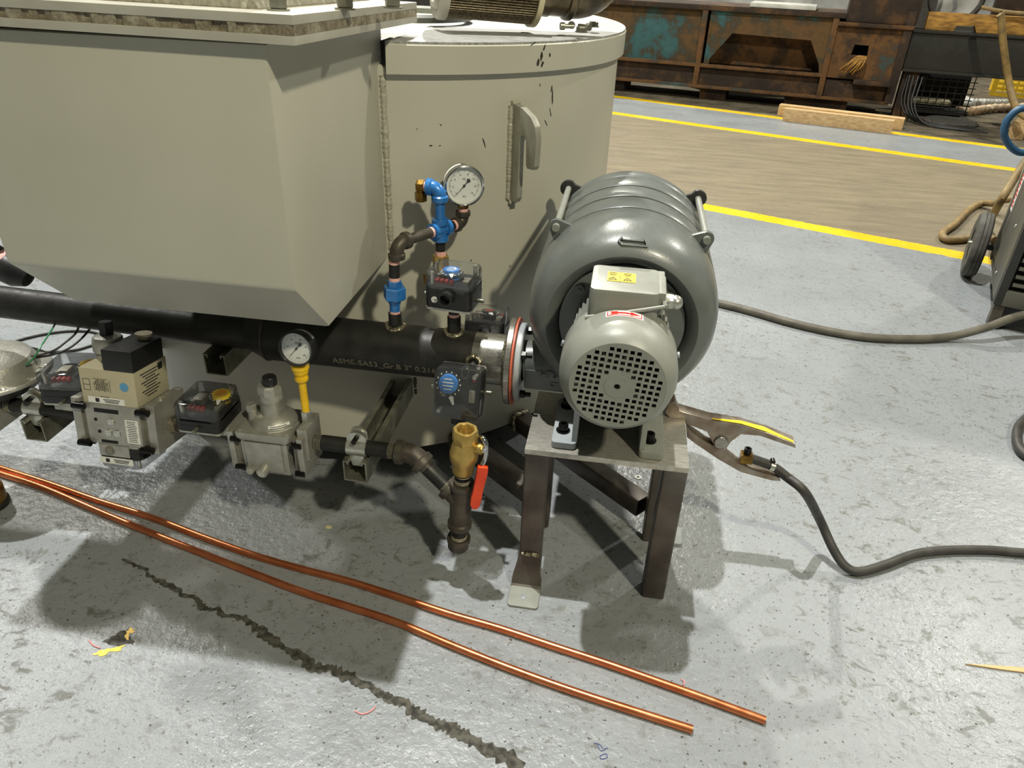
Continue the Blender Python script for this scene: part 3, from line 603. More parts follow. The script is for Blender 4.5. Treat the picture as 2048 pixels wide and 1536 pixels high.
# ================================================================ gas line
def pipe_run(x0, x1, label, left=True, right=True):
    t = thing('gas_pipe',label,'pipe',((x0+x1)/2,GYc,GZc),'straight gas pipe pieces')
    MB().cyl((x0,GYc,GZc),(x1,GYc,GZc),GR,n=28).build('pipe','pipe' if x1<-.7 or x0>-.5 else 'fitting',t)
    for f, x, s_ in ((left,x0,1),(right,x1,-1)):
        if f:
            q = MB()
            for i in range(5): q.lathe([(GR*.9,-.0013),(GR*1.04,0),(GR*.9,.0013)],frame((x+s_*(.004+i*.0026),GYc,GZc),(1,0,0),(0,0,1)),24)
            q.build('threads','tape',t)
    return t
pipe_run(-1.052,-.885,'dark gas pipe piece held by the leftmost clamp')
pipe_run(-.734,-.602,'brownish gas pipe piece between valve block and regulator')
pipe_run(-.470,-.322,'black gas pipe piece between regulator and angled elbow')
def clamp(x, label):
    t = thing('pipe_clamp',label,'clamp',(x,GYc,zs),'zinc strut pipe clamps'); w_ = .034
    a = [math.radians(d) for d in range(-60,241,15)]
    for s_ in (-1,1):
        arc = [math.radians(-58+i*148/12) if s_ > 0 else math.radians(238-i*148/12) for i in range(13)]
        ro, ri = GR+.0022, GR+.0002
        poly = [(ro*math.cos(t_),ro*math.sin(t_)) for t_ in arc]+[(ri*math.cos(t_),ri*math.sin(t_)) for t_ in arc[::-1]]
        X = Matrix(((0,0,1,x-w_/2),(1,0,0,GYc),(0,1,0,GZc),(0,0,0,1)))
        m = MB().prism(poly, w_, X)
        # ear above the pipe, rounded
        ear = [(-w_/2,GR-.002),(w_/2,GR-.002)]+[(w_/2*math.cos(k*PI/10),GR+.004+.015*math.sin(k*PI/10)) for k in range(11)]
        m.prism(ear,.002,Matrix(((1,0,0,x),(0,0,1,GYc+s_*.0045-.001),(0,1,0,GZc),(0,0,0,1))),.0003)
        leg = [(-w_/2+.004,-GR+.004),(w_/2-.004,-GR+.004),(w_/2-.004,-GR-.006),(w_/2-.009,-GR-.020),(-w_/2+.009,-GR-.020),(-w_/2+.004,-GR-.006)]
        m.prism(leg,.002,Matrix(((1,0,0,x),(0,0,1,GYc+s_*.0085-.001),(0,1,0,GZc),(0,0,0,1))),.0003)
        m.build('clamp_half','zincbright',t)
    zb = GZc+GR+.009
    MB().cyl((x+.001,GYc-.020,zb),(x+.001,GYc+.012,zb),.0045,n=16).build('clamp_bolt','blackbolt',t)
    MB().lathe([(.004,0),(.015,0),(.015,.002),(.004,.002)],frame((x+.001,GYc+.0058,zb),(0,1,0),(1,0,0)),28,close=True).build('washer','zincbright',t)
clamp(-.392,'bright zinc pipe clamp on strut beside the regulator outlet pipe'); clamp(-.992,'bright zinc pipe clamp on the leftmost strut channel')
# elbow 45, angled pipe, tee
eA = Vector((-.316,GYc,GZc)); dir2 = Vector((.085,-.022,-.066)).normalized(); eC = Vector((-.296,GYc,GZc)); TT = Vector((-.2075,.952,.1715)); d2 = (TT-eC).normalized()
t = thing('pipe_elbow','dark iron 45 degree pipe elbow at the end of the gas pipe','pipe fitting',eC)
pts = [eC-Vector((.026,0,0)),eC-Vector((.008,0,0)),eC+d2*.008,eC+d2*.026]
m = MB().tube(pts,.0172,24,8)
for p, d in ((eC-Vector((.028,0,0)),Vector((1,0,0))),(eC+d2*.028,-d2)): m.lathe([(.0135,0),(.0205,0),(.021,.002),(.021,.011),(.017,.014)],frame(p,d,(0,0,1)),28)
m.build('body','fitting',t)
t = thing('angled_gas_pipe','short black pipe slanting down from elbow to iron tee','pipe',eC+d2*.05)
MB().cyl(eC+d2*.022,TT-d2*.012,GR,n=28).build('pipe','pipe',t)
for c_ in (eC+d2*.029,TT-d2*.034):
    q = MB()
    for i in range(4): q.lathe([(GR*.9,-.0013),(GR*1.05,0),(GR*.9,.0013)],frame(c_+d2*(i*.0026-.004),d2,(0,0,1)),24)
    q.build('threads','tape',t)
tv = Vector((.052,-.01,1)).normalized()
def TV(h): return TT+tv*h
t = thing('pipe_tee','dark iron pipe tee hanging below the brass ball valve','pipe fitting',TV(-.05))
m = MB().lathe([(.0135,.040),(.0205,.040),(.021,.038),(.021,.030),(.0185,.027),(.0185,-.045),(.021,-.048),(.021,-.056),(.0205,-.058),(.0135,-.058)],frame(TT-tv*.0,tv,(1,0,0)),32)
m.cyl(TT,TT-d2*.024,.0175).lathe([(.0135,0),(.0205,0),(.021,.002),(.021,.010),(.017,.013)],frame(TT-d2*.034,d2,(0,0,1)),28); m.build('body','fitting',t)
MB().cyl(TV(-.086),TV(-.054),GR,n=24).build('drip_nipple','pipe',t)
q = MB()
for i in range(4): q.lathe([(GR*.9,-.0013),(GR*1.05,0),(GR*.9,.0013)],frame(TV(-.078-.0026*i),tv,(1,0,0)),24)
q.build('threads','tape',t)
MB().lathe([(.0135,.026),(.0195,.028),(.0205,.026),(.0205,.018),(.0185,.015),(.0185,.004),(.016,0),(0,0)],frame(TV(-.110),tv,(1,0,0)),32).build('drip_cap','fitting',t)
bv = thing('ball_valve','open brass ball valve with orange lever standing upright on tee','valve',TV(.058))
MB().cyl(TV(.030),TV(.062),GR,n=24).build('nipple','blackbolt',bv)
q = MB()
for h in (.042,.0446,.0472,.056,.0586,.0612): q.lathe([(GR*.9,-.0013),(GR*1.05,0),(GR*.9,.0013)],frame(TV(h),tv,(1,0,0)),24)
q.build('threads','tape',bv)
VF = frame(TV(.062),tv,(1,0,0))
MB().lathe([(.014,0),(.0175,.001),(.0185,.010),(.0195,.020),(.0225,.026),(.0235,.034),(.0235,.040),(.0225,.043),(.0215,.050),(.020,.058),(.0185,.066)],VF,40).build('body','brass',bv)
MB().lathe([(.0135,.052),(.0135,.084),(.0152,.0862),(.0195,.0862),(.0212,.084),(.0212,.064),(.0195,.060)],VF,8).build('hex_end','brass',bv)
q = MB()
for i in range(9): q.lathe([(.0140,0),(.0128,.0012),(.0140,.0024)],VF@T(0,0,.058+i*.0026),28)
q.lathe([(0,.054),(.0138,.054)],VF,28); q.build('bore_threads','brass',bv)
sd = Vector((.95,-.15,.06)).normalized(); sp = TV(.114)
MB().cyl(sp+sd*.012,sp+sd*.030,.0095).hexa(sp+sd*.028,sp+sd*.033,.008).build('stem_boss','brass',bv)
hp = sp+sd*.034; q = MB().tube([hp+Vector((-.010,.012,.016)),hp+Vector((-.002,.004,.017)),hp+Vector((.003,0,.004)),hp+Vector((.002,-.002,-.016)),hp+Vector((-.002,-.006,-.026))],.0042,10).hexa(hp-sd*.004,hp+sd*.006,.006)
q.build('lever_bracket','chrome',bv)
l0 = hp+Vector((.000,-.010,-.026)); l1 = l0+Vector((-.012,-.008,-.082)); lx = frame(l0,(l1-l0),(1,.3,0)); Ll = (l1-l0).length
outl = [(-.0085,0),(.0085,0),(.0095,.010),(.0080,Ll*.6),(.0085,Ll*.72),(.0078,Ll*.9),(.004,Ll),(-.004,Ll),(-.0085,Ll*.9),(-.0095,Ll*.72),(-.0085,Ll*.6)]
XL = lx@Matrix(((1,0,0,0),(0,0,-1,.005),(0,1,0,0),(0,0,0,1)))
MB().prism(outl,.010,XL,.0025).build('lever_sleeve','orange',bv)
MB().box((0,-.0052,Ll*.5),(.003,.002,Ll*.8),.0008,lx).build('sleeve_rib','orange',bv)
# ================================================================ gas regulator
rg = thing('gas_regulator','cast aluminium gas regulator with round bonnet and black cap','regulator',(-.545,GYc,.18))
def RB(name, mat, c, d, bev=.003, par=rg): return MB().box(c,d,bev).build(name,mat,par)
RB('body','cast',(-.553,GYc,.222),(.094,.086,.080),.006)
RB('front_cover','cast',(-.553,GYc-.045,.224),(.074,.006,.066),.002)
for x, s_ in ((-.609,-1),(-.487,1)):
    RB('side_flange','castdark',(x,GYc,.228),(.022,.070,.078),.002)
    RB('clamp_plate','cast',(x+s_*.008,GYc-.004,.230),(.012,.084,.088),.002)
    for dz in (-.036,.030):
        zb = .230+dz
        MB().cyl((x-.006,GYc-.047,zb),(x+.012,GYc-.047,zb),.0055,n=14).build('flange_bolt','blackbolt',rg)
        RB('bolt_slot','dark',(x+s_*.002,GYc-.043,zb),(.022,.004,.007),0)
RB('end_block','cast',(-.478,GYc,.252),(.020,.064,.070),.002)
MB().prism(rrect(.112,.100,.012),.016,T(-.553,GYc,.262),.003).prism(rrect(.108,.096,.012),.002,T(-.553,GYc,.2605)).build('bonnet_plate','cast',rg)
MB().lathe([(.046,0),(.0455,.004),(.038,.012),(.030,.018),(.0235,.021),(.023,.026),(.0225,.048),(.0235,.050),(.0235,.056),(.0225,.058),(.022,.068)],T(-.548,GYc+.004,.278),48).build('bonnet_dome','cast',rg)
MB().lathe([(.022,0),(.024,.002),(.024,.014),(.020,.020),(0,.020)],T(-.548,GYc+.004,.340),8).build('adjuster_tower','cast',rg)
MB().lathe([(0,0),(.013,0),(.014,.003),(.0135,.016),(.012,.018),(0,.018)],T(-.546,GYc+.004,.358),10).build('adjuster_cap','black',rg)
MB().cyl((-.585,GYc-.008,.276),(-.585,GYc-.008,.304),.0095,.0085).hexa((-.585,GYc-.008,.302),(-.585,GYc-.008,.318),.0105).build('vent_plug','cast',rg)
MB().hexa((-.583,GYc-.046,.193),(-.583,GYc-.058,.193),.0085).cyl((-.583,GYc-.058,.193),(-.583,GYc-.0585,.193),.004).build('test_plug','cast',rg)
MB().cyl((-.556,GYc-.046,.197),(-.556,GYc-.062,.196),.012,.0105).build('test_boss','cast',rg)
MB().lathe([(0,0),(.0075,0),(.0075,.002),(.003,.002),(.003,.0005),(0,.0005)],frame((-.556,GYc-.062,.196),(0,-1,0)),18).build('boss_screw','zincbright',rg)
MB(T(-.548,GYc+.004,.278)).lathe([(.0462,.0005),(.0400,.0118)],I4,14,math.radians(-80),math.radians(-22)).build('bonnet_label','white',rg)
q = MB()
for i in range(3): q.lathe([(.0452-.0016*i,.0030+.0028*i),(.0446-.0016*i,.0040+.0028*i)],T(-.548,GYc+.004,.2783),10,math.radians(-76),math.radians(-32))
q.build('label_print','ink',rg)
for sx, sy in ((-1,-1),(1,-1),(1,1),(-1,1)): MB().cyl((-.553+sx*.046,GYc+sy*.040,.277),(-.553+sx*.046,GYc+sy*.040,.2795),.0045,n=14).build('bonnet_screw','cast',rg)
_c = Vector((-.468,GYc,.233)); rg.location = _c+(Vector(rg.location)-_c)*.88; rg.scale = (.88,.88,.88)
# test gauge on a yellow riser
yg = thing('test_gauge','small black cased gauge with barcode label on tall yellow riser','gauge',(-.478,GYc,.280))
MB().hexa((-.478,GYc,.278),(-.478,GYc,.302),.009).build('adapter','zincbright',yg)
MB().cyl((-.478,GYc,.300),(-.478,GYc,.362),.0064,n=20).build('riser','yellow',yg)
MB().lathe([(.006,0),(.0105,.001),(.0115,.005),(.0105,.009),(.0095,.011),(.0115,.014),(.0125,.018),(.0125,.022),(.0145,.024),(.0145,.031),(.012,.034),(.006,.034)],T(-.478,GYc,.360),28).build('reducer_bushing','yellow',yg)
MB().cyl((-.478,GYc,.392),(-.478,GYc,.404),.0075).build('gauge_stem','tape',yg)
gn2 = Vector((-.03,-.95,.18)).normalized(); GX2 = frame(Vector((-.476,GYc-.010,.424)), gn2, (1,-.15,.12)); gauge(yg, GX2, .0285, .024,'black','black',['0','10','20','30','40','60'],225,30,'oz/in')
q = MB(GX2); q.lathe([(.0272,-.019),(.0272,-.008)],I4,16,math.radians(30),math.radians(118)); q.build('barcode_label','white',yg)
q = MB(GX2)
for i in range(18):
    a = math.radians(38+i*3.4); q.lathe([(.0273,-.018),(.0273,-.009)],I4,1,a,a+math.radians(random.choice((.7,1.1,1.7))))
q.build('barcode','ink',yg)
# ================================================================ safety valve block (leaning back on the pipe)
VB = T(0,GYc,GZc)@RX(-9)@T(0,-GYc,-GZc); vx = -.808
sv = thing('gas_valve_block','beige double solenoid gas valve block with black connector and blue sticker','valve',(vx,GYc,.17))
def VBx(name, mat, c, d, bev=.002, par=sv): return MB(VB).box(c,d,bev).build(name,mat,par)
VBx('body','cast',(vx,GYc,.248),(.100,.092,.076),.003)
VBx('solenoid_housing','beige',(vx,GYc,.3175),(.100,.092,.064),.003)
VBx('connector','black',(vx+.024,GYc-.004,.3675),(.054,.086,.037),.003)
MB(VB).cyl((vx+.030,GYc+.022,.384),(vx+.030,GYc+.022,.392),.009,n=18).lathe([(0,.392),(.014,.392),(.014,.396),(0,.396)],T(vx+.030,GYc+.022,0),24).build('connector_plug','tape',sv)
MB(VB).lathe([(0,0),(.022,0),(.022,.014),(.020,.016),(.0245,.018),(.025,.034),(.023,.044),(.012,.047),(0,.047)],T(vx-.030,GYc+.010,.344),10).build('flow_adjuster','cast',sv)
MB(VB).hexa((vx-.030,GYc+.010,.388),(vx-.030,GYc+.010,.414),.0115,.1).build('adjuster_cap','black',sv)
for s_ in (-1,1):
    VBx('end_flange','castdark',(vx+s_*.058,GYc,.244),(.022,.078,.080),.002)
    VBx('clamp_plate','cast',(vx+s_*.068,GYc+.002,.246),(.016,.090,.090),.002)
    for dz in (-.036,.034):
        MB(VB).cyl((vx+s_*.058-.010,GYc-.050,.246+dz),(vx+s_*.058+.012,GYc-.050,.246+dz),.0055,n=14).build('flange_bolt','blackbolt',sv)
        VBx('bolt_slot','dark',(vx+s_*.056,GYc-.0415,.246+dz),(.026,.006,.007),0)
fy = GYc-.0464
VBx('recess','dark',(vx-.010,fy,.274),(.044,.001,.007),0); VBx('recess','dark',(vx-.012,fy,.216),(.030,.001,.005),0)
for x, z in ((vx-.004,.254),(vx-.012,.233),(vx+.004,.233)):
    MB(VB).lathe([(0,0),(.0062,0),(.0062,.0015),(.0025,.0015),(.0025,.0003),(0,.0003)],frame((x,fy,z),(0,-1,0)),18).build('test_port','zincbright',sv)
for x, z in ((vx-.032,.256),(vx-.028,.234)): MB(VB).lathe([(0,0),(.0032,0)],frame((x,fy-.0003,z),(0,-1,0)),12).build('screw_hole','dark',sv)
VBx('spec_label','white',(vx+.034,fy-.0003,.240),(.024,.0008,.044),0)
q = MB(VB)
for i in range(12): q.box((vx+.033+.0015*random.random(),fy-.0009,.259-i*.0034),(.014+.005*random.random(),.0004,.0008))
q.build('label_print','ink',sv)
fb = GYc-.0464
MB(VB).lathe([(0,0),(.0078,0),(.0078,.0004),(0,.0004)],frame((vx+.030,fb,.322),(0,-1,0)),28).build('round_sticker','bluesticker',sv)
q = MB(VB); X = frame((vx-.010,fb,.320),(0,-1,0),(1,0,0))
for i in range(9): q.box((-.014+.0035*i,0,0),(.0005,.010+.006*(i%3),.0003),0,X); q.box((-.002,-.008+.0025*i,0),(.026-.003*(i%4),.0005,.0003),0,X)
q.box((-.034,0,0),(.0006,.020,.0003),0,X); q.box((-.022,0,0),(.0006,.020,.0003),0,X)
for i in range(3): q.box((-.028,-.010+.010*i,0),(.012,.0006,.0003),0,X)
q.box((.002,-.020,0),(.016,.0006,.0003),0,X); q.build('circuit_print','ink',sv)
VBx('serial_label','white',(vx-.006,fb-.0003,.2935),(.066,.0008,.011),0)
q = MB(VB); q.box((vx-.022,fb-.0008,.2935),(.007,.0004,.007))
for i in range(3): q.box((vx+.004,fb-.0008,.296-.0026*i),(.030-.003*i,.0004,.0011))
q.build('serial_print','ink',sv)
q = MB(VB); sxp = vx+.0502
for i in range(9): q.box((sxp,GYc-.004,.339-i*.0052),(.0004,.052-.012*(i%3),.0016))
q.box((sxp,GYc+.026,.338),(.0004,.012,.012)); q.build('side_print','ink',sv)
MB(VB).lathe([(0,0),(.007,0),(.007,.002),(.003,.002),(.003,.0005),(0,.0005)],T(vx+.068,GYc-.01,.291),20).build('flange_screw','zincbright',sv)
X6 = VB@T(vx,GYc-.004,.210)@RX(180)
s6 = pswitch('pressure_switch','upside down pressure switch with clear cover fixed beneath the beige valve block',X6,'white',0,None,.078,.084,.022,.020)
VBx2 = lambda n_,mt,c,d,b=.001: MB(VB).box(c,d,b).build(n_,mt,s6)
VBx2('adapter_plate','cast',(vx-.006,GYc-.044,.199),(.056,.006,.022)); MB(VB).lathe([(0,0),(.009,0),(.009,.001),(.006,.001),(.006,.003),(0,.003)],frame((vx-.014,GYc-.0472,.199),(0,-1,0)),22).build('adapter_screw','castdark',s6)
VBx2('serial_label','white',(vx-.004,GYc-.0477,.180),(.062,.0008,.012),0)
q = MB(VB); q.box((vx-.020,GYc-.0483,.180),(.007,.0004,.007))
for i in range(3): q.box((vx+.006,GYc-.0483,.1825-.0026*i),(.030-.003*i,.0004,.0011))
q.build('serial_print','ink',s6)
s4 = pswitch('pressure_switch','yellow dial pressure switch with clear cover lying flat beside the regulator',T(-.650,GYc-.006,.262)@RZ(0),'yellowdot',0,(-1,0),.078,.086,.026,.024,(.016,.018),.0145)
s5 = pswitch('pressure_switch','yellow dial pressure switch with clear cover behind the beige valve block',T(-.922,GYc+.030,.262)@RZ(8),'yellowdot',0,(-1,0),.086,.090,.030,.026,(.020,.018),.0145)
MB().box((-.630,GYc,.256),(.05,.05,.018),.002).build('adapter_block','cast',s4); MB().box((-.920,GYc+.02,.252),(.05,.06,.022),.002).build('adapter_block','cast',s5)
# far left: round actuator on its valve, gas can, black valve with tape
al = thing('gas_actuator','round aluminium gas actuator bowl on square valve at left edge','actuator',(-1.10,GYc,.19))
ac = Vector((-1.075,GYc+.02,.296))
MB().lathe([(0,.036),(.045,.034),(.066,.026),(.074,.012),(.076,0),(.092,0),(.094,-.003),(.094,-.007),(.090,-.009),(.0,-.009)],T(*ac),56).build('bowl','cast',al)
for a in (-75,-40,-8,25): MB().ball((ac.x+.085*math.cos(math.radians(a)),ac.y+.085*math.sin(math.radians(a)),ac.z),.0055,(1,1,.5)).build('rim_screw','zincbright',al)
MB().cyl(ac+Vector((0,0,-.03)),ac+Vector((0,0,-.008)),.07,.088).build('lower_bowl','black',al)
MB().box((-1.086,GYc,.232),(.070,.074,.062),.003).build('valve_body','cast',al)
# ground-level small can at the left edge
cp = GZ(-18,1010,0); cn = thing('oil_can','small worn brass coloured can with dark rim at the left edge','can',cp)
MB().lathe([(0,.008),(.030,.008),(.031,.012),(.031,.044),(.026,.050),(0,.052)],T(*cp),36).build('body','brassdark',cn); MB().lathe([(0,0),(.033,0),(.034,.003),(.034,.009),(.031,.012)],T(*cp),36).build('rim','black',cn)
tp = GY(6,530,1.0); td = Vector((.88,-.05,-.42)).normalized(); bk = thing('black_valve','black pipe fitting with pink thread tape beside the hopper at left','pipe fitting',tp)
MB().lathe([(.0,-.10),(.026,-.10),(.026,.006)],frame(tp,td,(0,0,1)),32).build('pipe','blackbolt',bk)
MB().lathe([(.0262,-.006),(.0268,-.004),(.0268,.004),(.0262,.006)],frame(tp,td,(0,0,1)),32).build('thread_tape','pink',bk)
MB().lathe([(.026,.006),(.0255,.010),(.024,.028),(.014,.046),(0,.050)],frame(tp,td,(0,0,1)),32).build('end_cap','black',bk)
q0 = tp+Vector((-.012,0,.046)); MB().hexa(q0,q0+Vector((0,0,.018)),.024).build('union_nut','zinc',bk)
for i in range(5): MB().lathe([(0,0),(.017,0),(.018,.002),(.018,.006),(.017,.008),(0,.008)],T(q0.x-.004-.002*i,q0.y,q0.z+.020+i*.010),24).build('grip_ring','zincbright' if i%2 else 'blackbolt',bk)
# ================================================================ blower
bx, bz = .026, .475
bl = thing('ring_blower','grey multistage centrifugal blower with finned electric motor on steel stand','blower',(bx,1.05,.29))
AX = Matrix(((1,0,0,bx),(0,0,1,0),(0,-1,0,bz),(0,0,0,1)))        # local z -> +Y ; local x -> X ; local y -> -Z
def LB(name, mat, prof, n=72, par=bl, **k): return MB().lathe(prof, AX, n, **k).build(name, mat, par)
LB('front_volute','blower',[(.060,1.080),(.098,1.078),(.101,1.064),(.108,1.052),(.118,1.047),(.129,1.051),(.140,1.064),(.148,1.084),(.1525,1.112),(.1540,1.140),(.1545,1.171),(.1530,1.1735),(.146,1.174)],96)
for i in range(3):
    y0 = 1.178+i*.066
    LB('stage_ring','blower',[(.144,y0+.002),(.1530,y0+.0025),(.1547,y0+.005),(.1547,y0+.056),(.1530,y0+.0585),(.144,y0+.059)],96)
LB('rear_stage','blower',[(.148,1.375),(.152,1.380),(.154,1.386),(.154,1.405),(.148,1.425),(.120,1.440),(0,1.440)],96)
LB('groove_shade_drum','dark',[(.1460,1.17),(.1460,1.38)],64)  # coloured near-black to paint the shadow lines in the stage grooves
def lug(cx, cz, y, r, mat):
    ang = math.atan2(cz-bz, cx-bx); d = Vector((math.cos(ang),0,math.sin(ang)))
    base = Vector((bx,y,bz))+d*.135; X = Matrix(((d.x,-d.z,0,0),(0,0,1,0),(d.z,d.x,0,0),(0,0,0,1))); X = T(base.x,y,base.z)@X
    L = math.hypot(cx-bx,cz-bz)-.135
    out = [(-.01,-.032),(L-.004,-.015)]+[(L+r*math.cos(t),r*math.sin(t)) for t in [math.radians(-70+i*20) for i in range(8)]]+[(L-.004,.015),(-.01,.032)]
    return MB().prism(out,.010,X,.002)
for s_ in (-1,1):
    fx, fz = bx+s_*.121, .590
    lug(fx,fz,1.166,.012,'blower').build('front_lug','blower',bl); lug(fx,fz,1.392,.016,'blower').build('rear_lug','darkpanel',bl)
    MB().cyl((fx,1.172,fz),(fx,1.410,fz),.0058,n=16).build('tie_rod','motor',bl); MB().cyl((fx,1.166,fz),(fx,1.158,fz),.0062,n=16).build('rod_nut','motor',bl)
    lug(bx+s_*.121,.360,1.166,.012,'blower').build('front_lug','blower',bl)
# raised direction arrow on the volute
va = 1.062; rr_ = .1395; q = MB()
ap = [(-.017,.001),(-.013,.0065),(-.010,.003),(.010,.003),(.010,.0075),(.016,-.0005),(.0155,-.003),(-.012,-.003)]
XA = frame(Vector((bx+.004,1.0585,bz+.1365)), Vector((0,-.70,.72)), (1,0,0)); q.mesh(plate_mesh([(-.024,.001),(-.019,.008),(-.015,.004),(.012,.004),(.012,.009),(.021,-.001),(.0205,-.006),(-.018,-.006)],[[(-.0205,.001),(-.0185,.0045),(-.0165,.0022),(.0142,.0022),(.0142,.0055),(.0180,-.0012),(.0175,-.0042),(-.0168,-.0042)]],.004),XA@T(0,0,.0)); q.build('direction_arrow','blower',bl)
# outlet
MB().tube([(bx+.02,1.112,.372),(-.04,1.112,.370),(-.128,PY_,PZ)],.0385,36,6).build('outlet','blower',bl)
MB().box((-.075,1.108,.352),(.10,.076,.038),.006).build('outlet_rib','blower',bl)
MB().lathe([(.034,0),(.066,0),(.068,.002),(.068,.009),(.066,.011),(.034,.011)],frame((-.1415,PY_,PZ),(1,0,0),(0,0,1)),48,close=True).build('outlet_flange','motorpale',bl)
for a in (50,140,230,320):
    y, z = PY_+.056*math.cos(math.radians(a)), PZ+.056*math.sin(math.radians(a))
    MB().hexa((-.131,y,z),(-.122,y,z),.0075).cyl((-.131,y,z),(-.112,y,z),.004).build('flange_bolt','blackbolt',bl)
tx = MB().mesh(text_mesh('H76-76',.017,.0016),Matrix(((1,0,0,-.072),(0,.30,-.954,1.0695),(0,.954,.30,.366),(0,0,0,1)))); tx.build('cast_lettering','blower',bl)
tx = MB().mesh(text_mesh('CT1',.012,.0014),Matrix(((1,0,0,-.070),(0,.05,-.998,1.0695),(0,.998,.05,.348),(0,0,0,1)))); tx.build('cast_lettering','blower',bl)
# motor
LB('motor_flange','blower',[(.05,1.078),(.098,1.078),(.099,1.076),(.099,1.066),(.098,1.064),(.074,1.064),(.072,1.060),(.050,1.058)],72)
for a in (38,142,215,325):
    x, z = bx+.089*math.cos(math.radians(a)), bz+.089*math.sin(math.radians(a))
    MB().cyl((x,1.066,z),(x,1.055,z),.0075,n=18).lathe([(0,0),(.003,0),(.003,-.003),(0,-.003)],frame((x,1.0548,z),(0,1,0)),6).build('flange_screw','blower',bl)
LB('motor_body','motor',[(.0,1.060),(.060,1.060),(.060,.950),(.0,.950)],64)
q = MB()
for i in range(44):
    a = 2*PI*i/44
    if 60 < math.degrees(a)%360 < 120: continue
    q.box((.0655,0,1.004),(.016,.0026,.104),0,AX@Matrix.Rotation(-a,4,'Z'))
q.build('cooling_fins','motor',bl)
LB('fan_cover','motor',[(.0805,.960),(.0825,.958),(.0825,.912),(.0815,.896),(.0775,.882),(.0710,.872),(.0655,.8675),(.0650,.869)],96)
holes = []; pitch = .0091; hs = .0029
for i in range(-7,8):
    for j in range(-7,8):
        x, y = i*pitch+ (j%2)*0, j*pitch
        r = math.hypot(x,y)
        if .021 < r < .0585: 
            a = math.radians(6); X_, Y_ = x*math.cos(a)-y*math.sin(a), x*math.sin(a)+y*math.cos(a)
            holes.append([(X_+u*hs,Y_+v*hs) for u, v in ((-1,-1),(1,-1),(1,1),(-1,1))])
holes.append(circ(.0042,16))
gp = MB().mesh(plate_mesh(circ(.0653,96), holes, .0016), AX@T(0,0,.8682)).build('fan_grille','motor',bl,ang=30)
MB().lathe([(.0044,0),(.0175,0),(.0185,.0015),(.0185,.003)],AX@T(0,0,.8668)@Matrix.Diagonal((1,1,1,1)),40).build('grille_hub','motor',gp)
fn = MB().lathe([(0,.882),(.018,.880),(.022,.900),(.030,.905)],AX,32)
for i in range(9): fn.box((.045,0,.900),(.05,.002,.030),0,AX@Matrix.Rotation(2*PI*i/9,4,'Z'))
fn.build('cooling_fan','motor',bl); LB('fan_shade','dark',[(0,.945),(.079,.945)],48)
for a in (12,168,-30,-150): 
    x, z = bx+.083*math.cos(math.radians(a)), bz+.083*math.sin(math.radians(a)); d = Vector((math.cos(math.radians(a)),0,math.sin(math.radians(a))))
    MB().cyl(Vector((x,.945,z)),Vector((x,.945,z))+d*.003,.0045,n=14).build('cover_screw','motorpale',bl)
# terminal box, tilted lid
jb = MB().prism(rrect(.096,.094,.010),.052,T(bx-.003,.985,.532),.006).build('terminal_box','motor',bl)
MB().tube([(bx-.050,.9375,.5415),(bx-.046,.9365,.5425),(bx+.046,.9365,.566),(bx+.052,.945,.569),(bx+.053,1.03,.572)],.0030,8,4).build('box_gasket_rim','motor',jb)
MB().box((bx+.047,.990,.566),(.012,.084,.032),.003).build('box_lid_edge','motor',jb)
MB().cyl((bx+.050,.968,.562),(bx+.060,.968,.562),.0115,n=20).hexa((bx+.056,.968,.562),(bx+.066,.968,.562),.0115).ball((bx+.069,.968,.562),.0105).build('cable_gland','zincbright',jb)
lb = MB().box((bx-.009,.987,.5845),(.040,.034,.0006)).build('warning_label','yellowdot',jb)
q = MB(); lz = .5850
for x0 in (-.016,.008):
    for k in range(3): q.box((bx-.009+x0*.86+.0015,1.000-.0042*k,lz),(.011-.003*(k==2),.0016,.0003))
    tri = [(0,.007),(.0065,-.004),(-.0065,-.004)]; tin = [(0,.0042),(.0040,-.0026),(-.0040,-.0026)]
    q.mesh(plate_mesh(tri,[tin],.0003),T(bx-.009+x0*.86+.0015,.978,lz))
    q.box((bx-.009+x0*.86+.0015,.9775,lz),(.0012,.003,.0003))
q.box((bx-.011,.987,lz),(.0006,.034,.0003)); q.build('label_print','ink',lb)
# red arrow sticker wrapped on top of the fan cover
def wrap(poly, r, y0, name, mat, par, thick=.0003):
    b = bmesh.new(); n_ = 24; xs = sorted(set([p[0] for p in poly])); 
    me = plate_mesh(poly, [], thick); b.from_mesh(me); bpy.data.meshes.remove(me)
    bmesh.ops.triangulate(b, faces=b.faces); bmesh.ops.subdivide_edges(b, edges=list(b.edges), cuts=3, use_grid_fill=True)
    for v in b.verts: a = PI/2-v.co.x/r; v.co = Vector((bx+(r+v.co.z)*math.cos(a), y0+v.co.y, bz+(r+v.co.z)*math.sin(a)))
    m = MB(); m._take(b, I4); return m.build(name, mat, par)
stk = wrap([(-.026,-.0085),(.026,-.0085),(.026,.0085),(-.026,.0085)],.0828,.924,'arrow_sticker','white',bl)
wrap([(-.024,-.0068),(.024,-.0068),(.024,.0068),(-.024,.0068)],.0831,.924,'sticker_border','redink',stk)
wrap([(-.0225,-.0056),(.0225,-.0056),(.0225,.0056),(-.0225,.0056)],.0834,.924,'sticker_field','white',stk)
wrap([(-.021,-.0045),(-.010,-.0045),(-.009,-.0022),(.008,-.0022),(.008,-.0052),(.0215,0),(.008,.0052),(.008,.0022),(-.009,.0022),(-.010,.0045),(-.021,.0045),(-.017,0)],.0837,.924,'arrow','redink',stk)
